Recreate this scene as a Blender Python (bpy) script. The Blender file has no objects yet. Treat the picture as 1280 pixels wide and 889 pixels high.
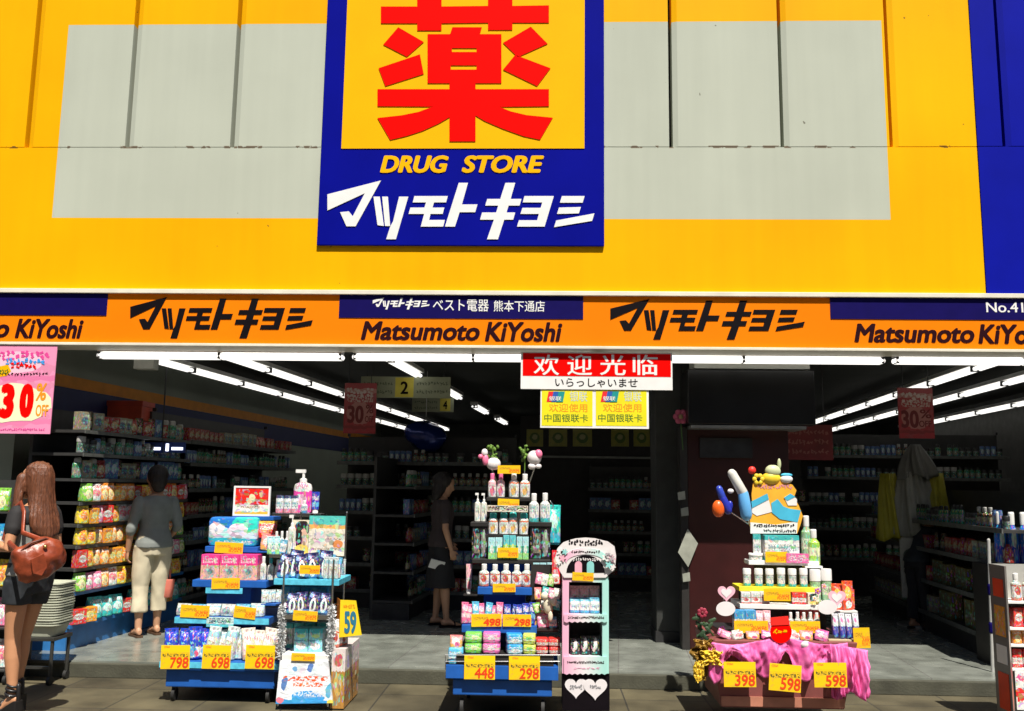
import bpy, bmesh, math, random
from mathutils import Vector, Matrix, noise as mnoise
R = math.radians
random.seed(7)
SC = bpy.context.scene
COL = SC.collection

# ------------------------------------------------------------------ camera
IW, IH, F = 1280.0, 889.0, 1135.76
CAM = Vector((0.0, -7.6, 1.55))
_pi, _ya, _ro = 0.14189, -0.037533, -0.013277
FW = Vector((math.sin(_ya)*math.cos(_pi), math.cos(_ya)*math.cos(_pi), math.sin(_pi)))
_rt = Vector((math.cos(_ya), -math.sin(_ya), 0)); _up = _rt.cross(FW)
RT = _rt*math.cos(_ro) - _up*math.sin(_ro)
UP = _rt*math.sin(_ro) + _up*math.cos(_ro)
cam = bpy.data.cameras.new('camera'); camo = bpy.data.objects.new('camera', cam); COL.objects.link(camo)
cam.sensor_width = 36; cam.lens = F/IW*36; cam.clip_start = .05; cam.clip_end = 500
camo.matrix_world = Matrix(((RT.x, UP.x, -FW.x, CAM.x), (RT.y, UP.y, -FW.y, CAM.y), (RT.z, UP.z, -FW.z, CAM.z), (0, 0, 0, 1)))
SC.camera = camo

# ------------------------------------------------------------------ light
SUN_EL, SUN_AZ = 60.5, -19.0         # high sun, in front of the shop and a little to the right
w = bpy.data.worlds.new('World'); SC.world = w; w.use_nodes = True
nt = w.node_tree; bg = nt.nodes['Background']
sky = nt.nodes.new('ShaderNodeTexSky'); sky.sky_type = 'NISHITA'; sky.sun_disc = False
sky.sun_elevation = R(SUN_EL); sky.sun_rotation = R(180+SUN_AZ)
nt.links.new(sky.outputs[0], bg.inputs[0]); bg.inputs[1].default_value = 0.05
sl = bpy.data.lights.new('sun', 'SUN'); sl.energy = 5.0; sl.angle = R(.5); sl.color = (1, .94, .84)
so = bpy.data.objects.new('sun', sl); COL.objects.link(so)
so.rotation_euler = Vector((math.sin(R(SUN_AZ))*math.cos(R(SUN_EL)), math.cos(R(SUN_AZ))*math.cos(R(SUN_EL)), -math.sin(R(SUN_EL)))).to_track_quat('-Z', 'Y').to_euler()
SC.view_settings.view_transform = 'Standard'; SC.view_settings.look = 'None'
SC.view_settings.exposure = 0.6; SC.view_settings.gamma = 1
SC.render.engine = 'CYCLES'
SC.cycles.use_denoising = True
SC.cycles.max_bounces = 6; SC.cycles.diffuse_bounces = 3; SC.cycles.glossy_bounces = 3
SC.cycles.sample_clamp_indirect = 4
TUBE = 0.8                            # emission of the fluorescent tubes

# ------------------------------------------------------------------ layout helpers
def ray(px, py):
    return FW*F + RT*(px-IW/2) + UP*(IH/2-py)
def P(px, py, Y):                     # pixel -> point on the upright plane y = Y
    d = ray(px, py); return CAM + d*((Y-CAM.y)/d.y)
def PZ(px, py, Z):                    # pixel -> point on the level plane z = Z
    d = ray(px, py); return CAM + d*((Z-CAM.z)/d.z)
_d = ray(775, 592); _d.z = 0; DV = _d.normalized(); LV = Vector((DV.y, -DV.x, 0))
AIS = math.atan2(DV.x, DV.y)          # the aisles stand at a slight angle to the facade
def IN(lat, dep, z=0):
    return Vector((CAM.x, CAM.y, 0)) + LV*lat + DV*dep + Vector((0, 0, z))
S = 7.6/7
def FX(x): return x*S
def FZ(z): return 1.55 + z*S

# ------------------------------------------------------------------ materials
MC = {}
def base_mat(name):
    m = bpy.data.materials.new(name); m.use_nodes = True
    return m, m.node_tree, m.node_tree.nodes['Principled BSDF']
def mat(name, col, rough=.5, metal=0, var=.12, scale=9, bump=.0, bscale=60, spec=.5, emit=0, trans=0, coat=0, stretch=None):
    if name in MC: return MC[name]
    m, t, b = base_mat(name); N = t.nodes; L = t.links
    b.inputs['Roughness'].default_value = rough; b.inputs['Metallic'].default_value = metal
    b.inputs['Specular IOR Level'].default_value = spec
    if coat: b.inputs['Coat Weight'].default_value = coat; b.inputs['Coat Roughness'].default_value = .15
    c = (*col, 1)
    if var > 0:
        tc = N.new('ShaderNodeTexCoord'); nz = N.new('ShaderNodeTexNoise'); nz.inputs['Scale'].default_value = scale
        nz.inputs['Detail'].default_value = 5
        src = tc.outputs['Object']
        if stretch:
            mp = N.new('ShaderNodeMapping'); mp.inputs['Scale'].default_value = stretch; L.new(src, mp.inputs[0]); src = mp.outputs[0]
        L.new(src, nz.inputs['Vector'])
        cr = N.new('ShaderNodeValToRGB'); cr.color_ramp.elements[0].position = .3; cr.color_ramp.elements[1].position = .7
        cr.color_ramp.elements[0].color = tuple(x*(1-var) for x in col)+(1,); cr.color_ramp.elements[1].color = tuple(min(1, x*(1+var)) for x in col)+(1,)
        L.new(nz.outputs['Fac'], cr.inputs[0]); L.new(cr.outputs[0], b.inputs['Base Color'])
        if bump:
            n2 = N.new('ShaderNodeTexNoise'); n2.inputs['Scale'].default_value = bscale; n2.inputs['Detail'].default_value = 4; L.new(src, n2.inputs['Vector'])
            bp = N.new('ShaderNodeBump'); bp.inputs['Strength'].default_value = bump; bp.inputs['Distance'].default_value = .01
            L.new(n2.outputs['Fac'], bp.inputs['Height']); L.new(bp.outputs[0], b.inputs['Normal'])
    else: b.inputs['Base Color'].default_value = c
    if emit:
        b.inputs['Emission Color'].default_value = c; b.inputs['Emission Strength'].default_value = emit
    if trans: b.inputs['Transmission Weight'].default_value = trans
    MC[name] = m; return m

class G:                               # tiny node-graph helper
    def __init__(s, t): s.t = t
    def n(s, typ, **k):
        x = s.t.nodes.new(typ)
        for a, v in k.items(): setattr(x, a, v)
        return x
    def m(s, op, a, b=None, c=None):
        x = s.n('ShaderNodeMath', operation=op)
        for i, v in enumerate((a, b, c)):
            if v is None: continue
            if isinstance(v, (int, float)): x.inputs[i].default_value = v
            else: s.t.links.new(v, x.inputs[i])
        return x.outputs[0]
    def win(s, v, a, b):
        return s.m('MULTIPLY', s.m('GREATER_THAN', v, a), s.m('LESS_THAN', v, b))
    def mix(s, fac, a, b):
        x = s.n('ShaderNodeMix', data_type='RGBA')
        s.t.links.new(fac, x.inputs[0])
        for i, v in ((6, a), (7, b)):
            if isinstance(v, tuple): x.inputs[i].default_value = (*v, 1)
            else: s.t.links.new(v, x.inputs[i])
        return x.outputs[2]

def pm(name, base, bands=(), blobs=(), text=(), rough=.3, metal=0, fuss=None):
    """printed packaging: colour bands, rounded pictures and rows of unreadable small print"""
    if name in MC: return MC[name]
    if fuss is None: fuss = .5 if name.startswith('p_') else 0
    m, t, b = base_mat(name); g = G(t)
    tc = g.n('ShaderNodeTexCoord'); sp = g.n('ShaderNodeSeparateXYZ'); t.links.new(tc.outputs['Generated'], sp.inputs[0])
    X, Z = sp.outputs['X'], sp.outputs['Z']
    nz = g.n('ShaderNodeTexNoise'); nz.inputs['Scale'].default_value = 5; t.links.new(tc.outputs['Generated'], nz.inputs['Vector'])
    wob = g.m('MULTIPLY', g.m('SUBTRACT', nz.outputs['Fac'], .5), .12)
    Zw = g.m('ADD', Z, wob); Xw = g.m('ADD', X, wob)
    col = g.mix(g.m('GREATER_THAN', nz.outputs['Fac'], .56), base, tuple(min(1, c*.82+.02) for c in base))
    for z0, z1, c in bands: col = g.mix(g.win(Zw, z0, z1), col, c)
    for cx, cz, rx, rz, c in blobs:
        d = g.m('ADD', g.m('POWER', g.m('DIVIDE', g.m('SUBTRACT', Xw, cx), rx), 2.0), g.m('POWER', g.m('DIVIDE', g.m('SUBTRACT', Zw, cz), rz), 2.0))
        col = g.mix(g.m('LESS_THAN', d, 1.0), col, c)
    for x0, x1, z0, z1, c in text:
        mp = g.n('ShaderNodeMapping'); mp.inputs['Scale'].default_value = (16/(x1-x0), 1, 3/(z1-z0)); t.links.new(tc.outputs['Generated'], mp.inputs[0])
        tn = g.n('ShaderNodeTexNoise'); tn.inputs['Scale'].default_value = 1.0; tn.inputs['Detail'].default_value = 1; t.links.new(mp.outputs[0], tn.inputs['Vector'])
        k = g.m('MULTIPLY', g.m('GREATER_THAN', tn.outputs['Fac'], .5), g.m('MULTIPLY', g.win(X, x0, x1), g.win(Z, z0, z1)))
        col = g.mix(k, col, c)
    if fuss:                             # busy little pictures all over the pack
        vo = g.n('ShaderNodeTexVoronoi'); vo.inputs['Scale'].default_value = 6.5; t.links.new(tc.outputs['Generated'], vo.inputs['Vector'])
        n3 = g.n('ShaderNodeTexNoise'); n3.inputs['Scale'].default_value = 7; n3.inputs['Detail'].default_value = 1; t.links.new(tc.outputs['Generated'], n3.inputs['Vector'])
        hs = g.n('ShaderNodeHueSaturation'); hs.inputs['Saturation'].default_value = .9; t.links.new(vo.outputs['Color'], hs.inputs['Color'])
        sq = g.n('ShaderNodeGamma'); sq.inputs[1].default_value = 1.8; t.links.new(hs.outputs[0], sq.inputs[0])
        col = g.mix(g.m('MULTIPLY', g.m('MULTIPLY', g.m('GREATER_THAN', n3.outputs['Fac'], .53), g.win(Z, .05, .95)), fuss), col, sq.outputs[0])
        n4 = g.n('ShaderNodeTexNoise'); n4.inputs['Scale'].default_value = 4.5; n4.inputs['Detail'].default_value = 3; n4.inputs['Distortion'].default_value = 1.2; t.links.new(tc.outputs['Generated'], n4.inputs['Vector'])
        bp = g.n('ShaderNodeBump'); bp.inputs['Strength'].default_value = .35; bp.inputs['Distance'].default_value = .02; t.links.new(n4.outputs['Fac'], bp.inputs['Height']); t.links.new(bp.outputs[0], b.inputs['Normal'])
    t.links.new(col, b.inputs['Base Color']); b.inputs['Roughness'].default_value = rough; b.inputs['Metallic'].default_value = metal
    MC[name] = m; return m

WHITE = mat('white_paint', (.8, .8, .78), .45, var=.05)
BLACK = mat('black_print', (.006, .004, .006), .6, var=.2, spec=.08)
NAVY = mat('navy_panel', (.006, .003, .085), .5, var=.1, spec=.1)
SIGNBLUE = mat('sign_blue', (.002, .004, .24), .6, var=.08, scale=2, spec=.03)
SIGNYEL = mat('sign_yellow', (.86, .44, .002), .6, var=.04, scale=2, spec=.05)
SIGNRED = mat('sign_red', (.85, .002, .001), .6, var=.04, spec=.03)
ORANGE = mat('fascia_orange', (.86, .21, .002), .6, var=.05, scale=1.5, spec=.05)
STANDBLUE = mat('stand_blue', (.014, .10, .40), .45, var=.15, spec=.3)
CYAN = mat('rail_cyan', (.10, .52, .72), .35, var=.2, scale=30)
CARDY = mat('card_yellow', (.9, .58, .004), .5, var=.06, scale=25)
CARDRED = mat('card_red_ink', (.75, .05, .006), .5, var=.1)
CHROME = mat('wire_chrome', (.5, .5, .5), .25, 1, var=.1)
STEEL = mat('grey_steel', (.28, .28, .27), .4, .6, var=.2)
DARKST = mat('dark_steel', (.03, .03, .032), .45, .3, var=.3)
RUBBER = mat('black_rubber', (.015, .015, .015), .7, var=.2)
INTDARK = mat('dark_laminate', (.02, .018, .017), .5, var=.3)
MAROON = mat('maroon_laminate', (.034, .005, .005), .4, var=.25, scale=4)
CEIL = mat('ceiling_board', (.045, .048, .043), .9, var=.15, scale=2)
TUBEM = mat('tube_glow', (1, .98, .93), .5, var=0, emit=TUBE)

# ------------------------------------------------------------------ mesh builder
class MB:
    def __init__(s): s.bm = bmesh.new(); s.mi = 0
    def _mark(s, fs):
        for f in fs: f.material_index = s.mi
        return fs
    def box(s, x0, y0, z0, x1, y1, z1):
        v = [s.bm.verts.new(p) for p in ((x0,y0,z0),(x1,y0,z0),(x1,y1,z0),(x0,y1,z0),(x0,y0,z1),(x1,y0,z1),(x1,y1,z1),(x0,y1,z1))]
        s._mark([s.bm.faces.new([v[i] for i in q]) for q in ((3,2,1,0),(4,5,6,7),(0,1,5,4),(1,2,6,5),(2,3,7,6),(3,0,4,7))]); return s
    def pbox(s, px0, py0, px1, py1, Y, depth):      # box whose front face covers a rectangle on plane Y
        a = P((px0+px1)/2, py0, Y); b = P((px0+px1)/2, py1, Y); l = P(px0, (py0+py1)/2, Y); r = P(px1, (py0+py1)/2, Y)
        return s.box(l.x, Y, b.z, r.x, Y+depth, a.z)
    def prism(s, pts, y0, y1):                       # polygon in xz, extruded along y
        A = 0
        for (x0, z0), (x1, z1) in zip(pts, pts[1:]+pts[:1]): A += x0*z1-x1*z0
        if A < 0: pts = pts[::-1]
        a = [s.bm.verts.new((x, y0, z)) for x, z in pts]; b = [s.bm.verts.new((x, y1, z)) for x, z in pts]
        fs = [s.bm.faces.new(a), s.bm.faces.new(b[::-1])]
        n = len(pts)
        for i in range(n): fs.append(s.bm.faces.new((a[i], b[i], b[(i+1) % n], a[(i+1) % n])))
        s._mark(fs); return s
    def lathe(s, prof, seg=16, c=(0, 0), ell=1.0):
        rings = []
        for r, z in prof:
            rings.append([s.bm.verts.new((c[0]+r*math.cos(2*math.pi*i/seg), c[1]+ell*r*math.sin(2*math.pi*i/seg), z)) for i in range(seg)])
        fs = []
        for a, b in zip(rings, rings[1:]):
            for i in range(seg): fs.append(s.bm.faces.new((a[i], a[(i+1) % seg], b[(i+1) % seg], b[i])))
        fs.append(s.bm.faces.new(rings[0][::-1])); fs.append(s.bm.faces.new(rings[-1]))
        s._mark(fs); return s
    def loft(s, rings):                              # rings: lists of points
        vs = [[s.bm.verts.new(p) for p in r] for r in rings]; n = len(vs[0]); fs = []
        for a, b in zip(vs, vs[1:]):
            for i in range(n): fs.append(s.bm.faces.new((a[i], a[(i+1) % n], b[(i+1) % n], b[i])))
        fs.append(s.bm.faces.new(vs[0][::-1])); fs.append(s.bm.faces.new(vs[-1]))
        s._mark(fs); return s
    def tube(s, pts, rad, seg=10, cap=True, ref=None):
        pts = [Vector(p) for p in pts]; n = len(pts)
        if not isinstance(rad, (list, tuple)): rad = [rad]*n
        rad = [(r, r) if not isinstance(r, tuple) else r for r in rad]
        rings = []; u = None
        for i, p in enumerate(pts):
            d = (pts[min(i+1, n-1)]-pts[max(i-1, 0)]).normalized()
            if u is None:
                rf = Vector(ref) if ref else (Vector((0, 0, 1)) if abs(d.z) < .9 else Vector((0, 1, 0)))
                u = d.cross(rf).normalized()
            else: u = (u-d*u.dot(d)).normalized()
            v = d.cross(u)
            def ring(c, k): return [c + u*(rad[i][0]*k*math.cos(2*math.pi*j/seg)) + v*(rad[i][1]*k*math.sin(2*math.pi*j/seg)) for j in range(seg)]
            r0 = max(rad[i])
            if cap and i == 0: rings += [ring(p-d*r0*.95, .25), ring(p-d*r0*.7, .7)]
            rings.append(ring(p, 1))
            if cap and i == n-1: rings += [ring(p+d*r0*.7, .7), ring(p+d*r0*.95, .25)]
        return s.loft(rings)
    def ell(s, c, r, seg=16, rn=10, rot=None):
        rings = []
        for k in range(1, rn):
            th = math.pi*k/rn
            q = [Vector((r[0]*math.sin(th)*math.cos(2*math.pi*j/seg), r[1]*math.sin(th)*math.sin(2*math.pi*j/seg), -r[2]*math.cos(th))) for j in range(seg)]
            if rot is not None: q = [rot @ p for p in q]
            rings.append([Vector(c)+p for p in q])
        return s.loft(rings)
    def mesh(s, name, mats, smooth=None, bev=0, tri=False):
        bm = s.bm
        bm.normal_update()
        if tri: bmesh.ops.triangulate(bm, faces=[f for f in bm.faces if len(f.verts) > 4])
        bmesh.ops.recalc_face_normals(bm, faces=bm.faces[:])
        if bev:
            es = [e for e in bm.edges if len(e.link_faces) == 2 and e.calc_face_angle(0) > R(40)]
            bmesh.ops.bevel(bm, geom=es, offset=bev, segments=2, profile=.6, affect='EDGES', clamp_overlap=True)
        me = bpy.data.meshes.new(name); bm.to_mesh(me); bm.free()
        for m in (mats if isinstance(mats, (list, tuple)) else [mats]): me.materials.append(m)
        if smooth is not None:
            me.polygons.foreach_set('use_smooth', [True]*len(me.polygons))
            if smooth > 0: me.set_sharp_from_angle(angle=R(smooth))
        return me
    def build(s, name, mats, parent=None, smooth=None, bev=0, tri=False):
        return link(name, s.mesh(name, mats, smooth, bev, tri), parent)

def link(name, me, parent=None):
    o = bpy.data.objects.new(name, me); COL.objects.link(o)
    if parent: attach(o, parent)
    return o
def attach(o, root):
    o.parent = root
    if root.type == 'EMPTY' and root.get('worldparts'):
        o.matrix_parent_inverse = Matrix.Translation(root.location).inverted()
def tag(o, label, cat=None, group=None, kind=None):
    if label: o['label'] = label
    if cat: o['category'] = cat
    if group: o['group'] = group
    if kind: o['kind'] = kind
    return o
def root(name, label, cat, loc, group=None, rotz=0, world=True):
    """Empty at the base of a thing; world=True: its parts are built in world coordinates"""
    o = bpy.data.objects.new(name, None); COL.objects.link(o); o.location = loc; o.empty_display_size = .1
    if world: o['worldparts'] = 1
    else: o.rotation_euler.z = rotz
    return tag(o, label, cat, group)
def struct(o): o['kind'] = 'structure'; return o

def text_mesh(body, shear=0, bold=0):
    c = bpy.data.curves.new('lettering', 'FONT'); c.body = body; c.shear = shear; c.resolution_u = 4
    c.extrude = .02; o = bpy.data.objects.new('lettering', c)
    me = bpy.data.meshes.new_from_object(o)
    bpy.data.objects.remove(o); bpy.data.curves.remove(c)
    if bold:                             # heavier strokes: shifted copies, each a hair deeper than the last
        bm = bmesh.new()
        for k, (dx, dz) in enumerate(((0, 0), (bold, 0), (-bold, 0), (0, bold*.7), (0, -bold*.7), (bold*.75, bold*.5), (-bold*.75, bold*.5), (bold*.75, -bold*.5), (-bold*.75, -bold*.5))):
            n0 = len(bm.verts); bm.from_mesh(me); bm.verts.ensure_lookup_table()
            for v in bm.verts[n0:]: v.co.x += dx; v.co.y += dz; v.co.z *= 1-.03*k
        bm.to_mesh(me); bm.free()
    return me
def txt(body, px0, py0, px1, py1, Y, m, parent, thick=.003, shear=0, bold=0, name='lettering', rot=0):
    """lettering fitted to a rectangle on the upright plane Y, standing proud of it by thick"""
    a, b = P(px0, py1, Y), P(px1, py0, Y)
    return txtw(body, a.x, a.z, b.x, b.z, Y, m, parent, thick, shear, bold, name, rot)
def txtw(body, x0, z0, x1, z1, Y, m, parent, thick=.003, shear=0, bold=0, name='lettering', rot=0):
    me = text_mesh(body, shear, bold)
    xs = [v.co.x for v in me.vertices]; ys = [v.co.y for v in me.vertices]
    if not xs: return None
    lx, hx, ly, hy = min(xs), max(xs), min(ys), max(ys)
    sx = (x1-x0)/(hx-lx); sz = (z1-z0)/(hy-ly)
    c, s_ = math.cos(rot), math.sin(rot); mx, mz = (x0+x1)/2, (z0+z1)/2
    for v in me.vertices:
        x = x0+(v.co.x-lx)*sx-mx; z = z0+(v.co.y-ly)*sz-mz
        v.co = (mx+x*c-z*s_, Y-thick*(.5+v.co.z/.04), mz+x*s_+z*c)
    me.materials.clear(); me.materials.append(m)
    return link(name, me, parent)
def shapes(polys, mapf, Y, m, parent, name, thick=.004):
    b = MB()
    for pl in polys:
        q = [P(*mapf(x, y), Y) for x, y in pl]
        b.prism([(p.x, p.z) for p in q], Y-thick, Y)
    return b.build(name, m, parent, tri=True)

# ================================================================== SETTING
def pave_mat():
    m, t, b = base_mat('street_paving'); g = G(t)
    tc = g.n('ShaderNodeTexCoord')
    br = g.n('ShaderNodeTexBrick'); br.inputs['Scale'].default_value = 1; br.inputs['Brick Width'].default_value = .6; br.inputs['Row Height'].default_value = .6
    br.offset = .0; br.inputs['Mortar Size'].default_value = .006; br.inputs['Color1'].default_value = (.095, .082, .047, 1); br.inputs['Color2'].default_value = (.07, .06, .036, 1); br.inputs['Mortar'].default_value = (.03, .028, .022, 1)
    t.links.new(tc.outputs['Object'], br.inputs['Vector'])
    nz = g.n('ShaderNodeTexNoise'); nz.inputs['Scale'].default_value = 2.2; nz.inputs['Detail'].default_value = 8; t.links.new(tc.outputs['Object'], nz.inputs['Vector'])
    n2 = g.n('ShaderNodeTexNoise'); n2.inputs['Scale'].default_value = 160; t.links.new(tc.outputs['Object'], n2.inputs['Vector'])
    f = g.m('MULTIPLY', g.m('MULTIPLY_ADD', nz.outputs['Fac'], 2.6, -.35), g.m('MULTIPLY_ADD', n2.outputs['Fac'], .5, .75))
    x = g.n('ShaderNodeVectorMath', operation='SCALE'); t.links.new(br.outputs['Color'], x.inputs[0]); t.links.new(f, x.inputs['Scale'])
    t.links.new(x.outputs[0], b.inputs['Base Color']); b.inputs['Roughness'].default_value = .6
    bp = g.n('ShaderNodeBump'); bp.inputs['Strength'].default_value = .25; bp.inputs['Distance'].default_value = .01; t.links.new(n2.outputs['Fac'], bp.inputs['Height']); t.links.new(bp.outputs[0], b.inputs['Normal'])
    return m
def floor_mat():
    m, t, b = base_mat('shop_floor_tiles'); g = G(t)
    tc = g.n('ShaderNodeTexCoord'); mp = g.n('ShaderNodeMapping'); mp.inputs['Rotation'].default_value = (0, 0, AIS); t.links.new(tc.outputs['Object'], mp.inputs[0])
    br = g.n('ShaderNodeTexBrick'); br.inputs['Scale'].default_value = 1; br.inputs['Brick Width'].default_value = .6; br.inputs['Row Height'].default_value = .6
    br.offset = 0; br.inputs['Mortar Size'].default_value = .005; br.inputs['Color1'].default_value = (.21, .225, .20, 1); br.inputs['Color2'].default_value = (.185, .20, .175, 1); br.inputs['Mortar'].default_value = (.16, .16, .15, 1)
    t.links.new(mp.outputs[0], br.inputs['Vector'])
    nz = g.n('ShaderNodeTexNoise'); nz.inputs['Scale'].default_value = 5; nz.inputs['Detail'].default_value = 8; t.links.new(tc.outputs['Object'], nz.inputs['Vector'])
    x = g.n('ShaderNodeVectorMath', operation='SCALE'); t.links.new(br.outputs['Color'], x.inputs[0]); t.links.new(g.m('MULTIPLY_ADD', nz.outputs['Fac'], 1.1, .42), x.inputs['Scale'])
    t.links.new(x.outputs[0], b.inputs['Base Color']); b.inputs['Roughness'].default_value = .32
    t.links.new(g.m('MULTIPLY_ADD', nz.outputs['Fac'], .3, .08), b.inputs['Roughness'])
    return m
FLZ = .12
STEPY = -.2
struct(MB().box(-70, -90, -.3, 70, STEPY, 0).build('pavement', pave_mat()))
struct(MB().box(-9, STEPY, -.3, 9, 17, FLZ).build('shop_floor', floor_mat()))
KERB = mat('kerb_stone', (.06, .06, .042), .7, var=.3, scale=6, bump=.3)
struct(MB().box(-9, STEPY-.05, .0, 9, STEPY-.001, FLZ-.012).build('kerb', KERB, bev=.006))

# ---- the building
GX0, GX1, GZ0, GZ1, JZ = FX(-4.012), FX(2.692), FZ(2.10), FZ(3.765), FZ(2.697)
def facade_mat():
    m, t, b = base_mat('facade_enamel'); g = G(t)
    tc = g.n('ShaderNodeTexCoord'); sp = g.n('ShaderNodeSeparateXYZ'); t.links.new(tc.outputs['Object'], sp.inputs[0])
    X, Z = sp.outputs['X'], sp.outputs['Z']
    nz = g.n('ShaderNodeTexNoise'); nz.inputs['Scale'].default_value = .8; nz.inputs['Detail'].default_value = 6; t.links.new(tc.outputs['Object'], nz.inputs['Vector'])
    mp = g.n('ShaderNodeMapping'); mp.inputs['Scale'].default_value = (9, 9, .5); t.links.new(tc.outputs['Object'], mp.inputs[0])
    st = g.n('ShaderNodeTexNoise'); st.inputs['Scale'].default_value = 1; st.inputs['Detail'].default_value = 4; t.links.new(mp.outputs[0], st.inputs['Vector'])
    mask = g.m('MULTIPLY', g.win(X, GX0, GX1), g.win(Z, GZ0, GZ1))
    ag = g.n('ShaderNodeTexNoise'); ag.inputs['Scale'].default_value = .33; ag.inputs['Detail'].default_value = 3; t.links.new(tc.outputs['Object'], ag.inputs['Vector'])
    enamel_tone = g.mix(g.m('MULTIPLY_ADD', ag.outputs['Fac'], 2.2, -.75), (.86, .455, .001), (.81, .34, .001))   # enamel tone wanders between yellow and golden orange
    col = g.mix(mask, enamel_tone, (.46, .49, .41))
    f = g.m('MULTIPLY', g.m('MULTIPLY_ADD', nz.outputs['Fac'], .30, .85), g.m('MULTIPLY_ADD', st.outputs['Fac'], .12, .94))
    x = g.n('ShaderNodeVectorMath', operation='SCALE'); t.links.new(col, x.inputs[0]); t.links.new(f, x.inputs['Scale'])
    # rust and grime collecting along the sheet joint
    sn = g.n('ShaderNodeTexNoise'); sn.inputs['Scale'].default_value = 7; sn.inputs['Detail'].default_value = 6; t.links.new(tc.outputs['Object'], sn.inputs['Vector'])
    near = g.m('LESS_THAN', g.m('ABSOLUTE', g.m('SUBTRACT', Z, JZ)), .012)
    rust = g.m('MULTIPLY', near, g.m('GREATER_THAN', sn.outputs['Fac'], .56))
    c2 = g.mix(g.m('MULTIPLY', rust, .75), x.outputs[0], (.12, .06, .025))
    sk = g.n('ShaderNodeTexNoise'); sk.inputs['Scale'].default_value = 11; sk.inputs['Detail'].default_value = 2; t.links.new(tc.outputs['Object'], sk.inputs['Vector'])
    c3 = g.mix(g.m('MULTIPLY', g.m('GREATER_THAN', sk.outputs['Fac'], .765), .7), c2, (.06, .045, .02))
    t.links.new(c3, b.inputs['Base Color']); b.inputs['Roughness'].default_value = .45; b.inputs['Specular IOR Level'].default_value = .07
    bp = g.n('ShaderNodeBump'); bp.inputs['Strength'].default_value = .06; bp.inputs['Distance'].default_value = .05; t.links.new(nz.outputs['Fac'], bp.inputs['Height']); t.links.new(bp.outputs[0], b.inputs['Normal'])
    return m
FAC = facade_mat()
BLD = root('shop_building', 'yellow and grey panelled drug store building with a wide open shop front', 'building', (0, 0, 0))
TOPZ = 7.4; FTOP = FZ(1.507); FBOT = FZ(1.057)
gr = [FX(v) for v in (-4.295, -3.456, -2.586, -1.70, -.82, .06, .974, 1.856, 2.712)]
COLX = FX(3.39)
edges = [-8.0] + gr + [COLX]
SLOT, CH = .034, .045
def panel(x0, x1, z0, z1, slot_left, m, name='facade_panel', y=0):
    b = MB()
    if slot_left:    # folded left lip of the sheet
        b.loft([[Vector((x0+SLOT, y+.016, z)), Vector((x0+SLOT+CH, y, z)), Vector((x1, y, z)), Vector((x1, y+.13, z)), Vector((x0+SLOT, y+.13, z))] for z in (z0, z1)])
    else: b.box(x0, y, z0, x1, y+.13, z1)
    return b.build(name, m, BLD)
for i, (a, c) in enumerate(zip(edges, edges[1:])):
    panel(a, c, JZ+.003, TOPZ, i > 0, FAC)
lows = [-8.0, FX(-1.2), FX(.75), COLX]
panel(-8.0, COLX, FTOP+.004, JZ-.003, False, FAC)
PILB = mat('pilaster_blue', (.003, .007, .30), .55, var=.1, scale=2, spec=.06)
panel(COLX+.004, FX(3.585), JZ+.003, TOPZ, False, PILB, 'pilaster_panel', -.01)
panel(FX(3.585), 8.0, JZ+.003, TOPZ, True, PILB, 'pilaster_panel', -.01)
panel(COLX+.004, 8.0, FTOP+.004, JZ-.003, False, PILB, 'pilaster_panel', -.01)
MB().box(-8, .14, FTOP, 8, .30, TOPZ).build('backing_wall', mat('joint_sealant', (.02, .018, .015), .8, var=.2), BLD)
LWL, RWL = -5.5, 5.6
# interior walls run along the aisles
def wall_along(lat, name, m, th=.15, sgn=1):
    b = MB(); pts = [IN(lat, 7.75), IN(lat, 21), IN(lat+th*sgn, 21), IN(lat+th*sgn, 7.75)]
    b.loft([[Vector((p.x, p.y, z)) for p in pts] for z in (FLZ+.001, 3.05)]); return b.build(name, m, BLD)
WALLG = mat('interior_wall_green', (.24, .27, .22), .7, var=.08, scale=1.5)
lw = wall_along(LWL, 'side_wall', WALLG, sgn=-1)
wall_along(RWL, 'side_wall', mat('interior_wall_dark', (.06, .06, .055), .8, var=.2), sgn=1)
a, c = IN(LWL-.3, 20.6), IN(RWL+.4, 20.6)
MB().loft([[Vector((a.x, a.y, z)), Vector((c.x, c.y, z)), Vector((c.x+.02, c.y+.2, z)), Vector((a.x+.02, a.y+.2, z))] for z in (FLZ+.001, 3.05)]).build('back_wall', mat('back_wall_paint', (.10, .10, .09), .8, var=.1), BLD)
CZ = 2.92
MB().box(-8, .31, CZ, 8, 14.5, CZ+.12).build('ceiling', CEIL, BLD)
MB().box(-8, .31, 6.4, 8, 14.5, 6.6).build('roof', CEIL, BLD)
MB().box(-8.2, .0, 0, -8.001, 14.5, 7.4).build('side_wall', WALLG, BLD); MB().box(8.001, .0, 0, 8.2, 14.5, 7.4).build('side_wall', WALLG, BLD)
MB().box(-8, 14.51, 0, 8, 14.7, 7.4).build('back_wall', WALLG, BLD)
# painted stripes on the left wall
def stripe(d0, d1, z0, z1, m, name='wall_stripe', lat=LWL+.01):
    b = MB(); pts = [IN(lat, d0), IN(lat, d1), IN(lat-.008, d1), IN(lat-.008, d0)]
    b.loft([[Vector((p.x, p.y, z)) for p in pts] for z in (z0, z1)]); return b.build(name, m, BLD)
stripe(7.8, 20, 2.46, 2.58, mat('stripe_orange', (.6, .22, .01), .6, var=.1)); stripe(7.8, 20, 2.17, 2.458, mat('stripe_navy', (.012, .018, .09), .6, var=.1))

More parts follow.
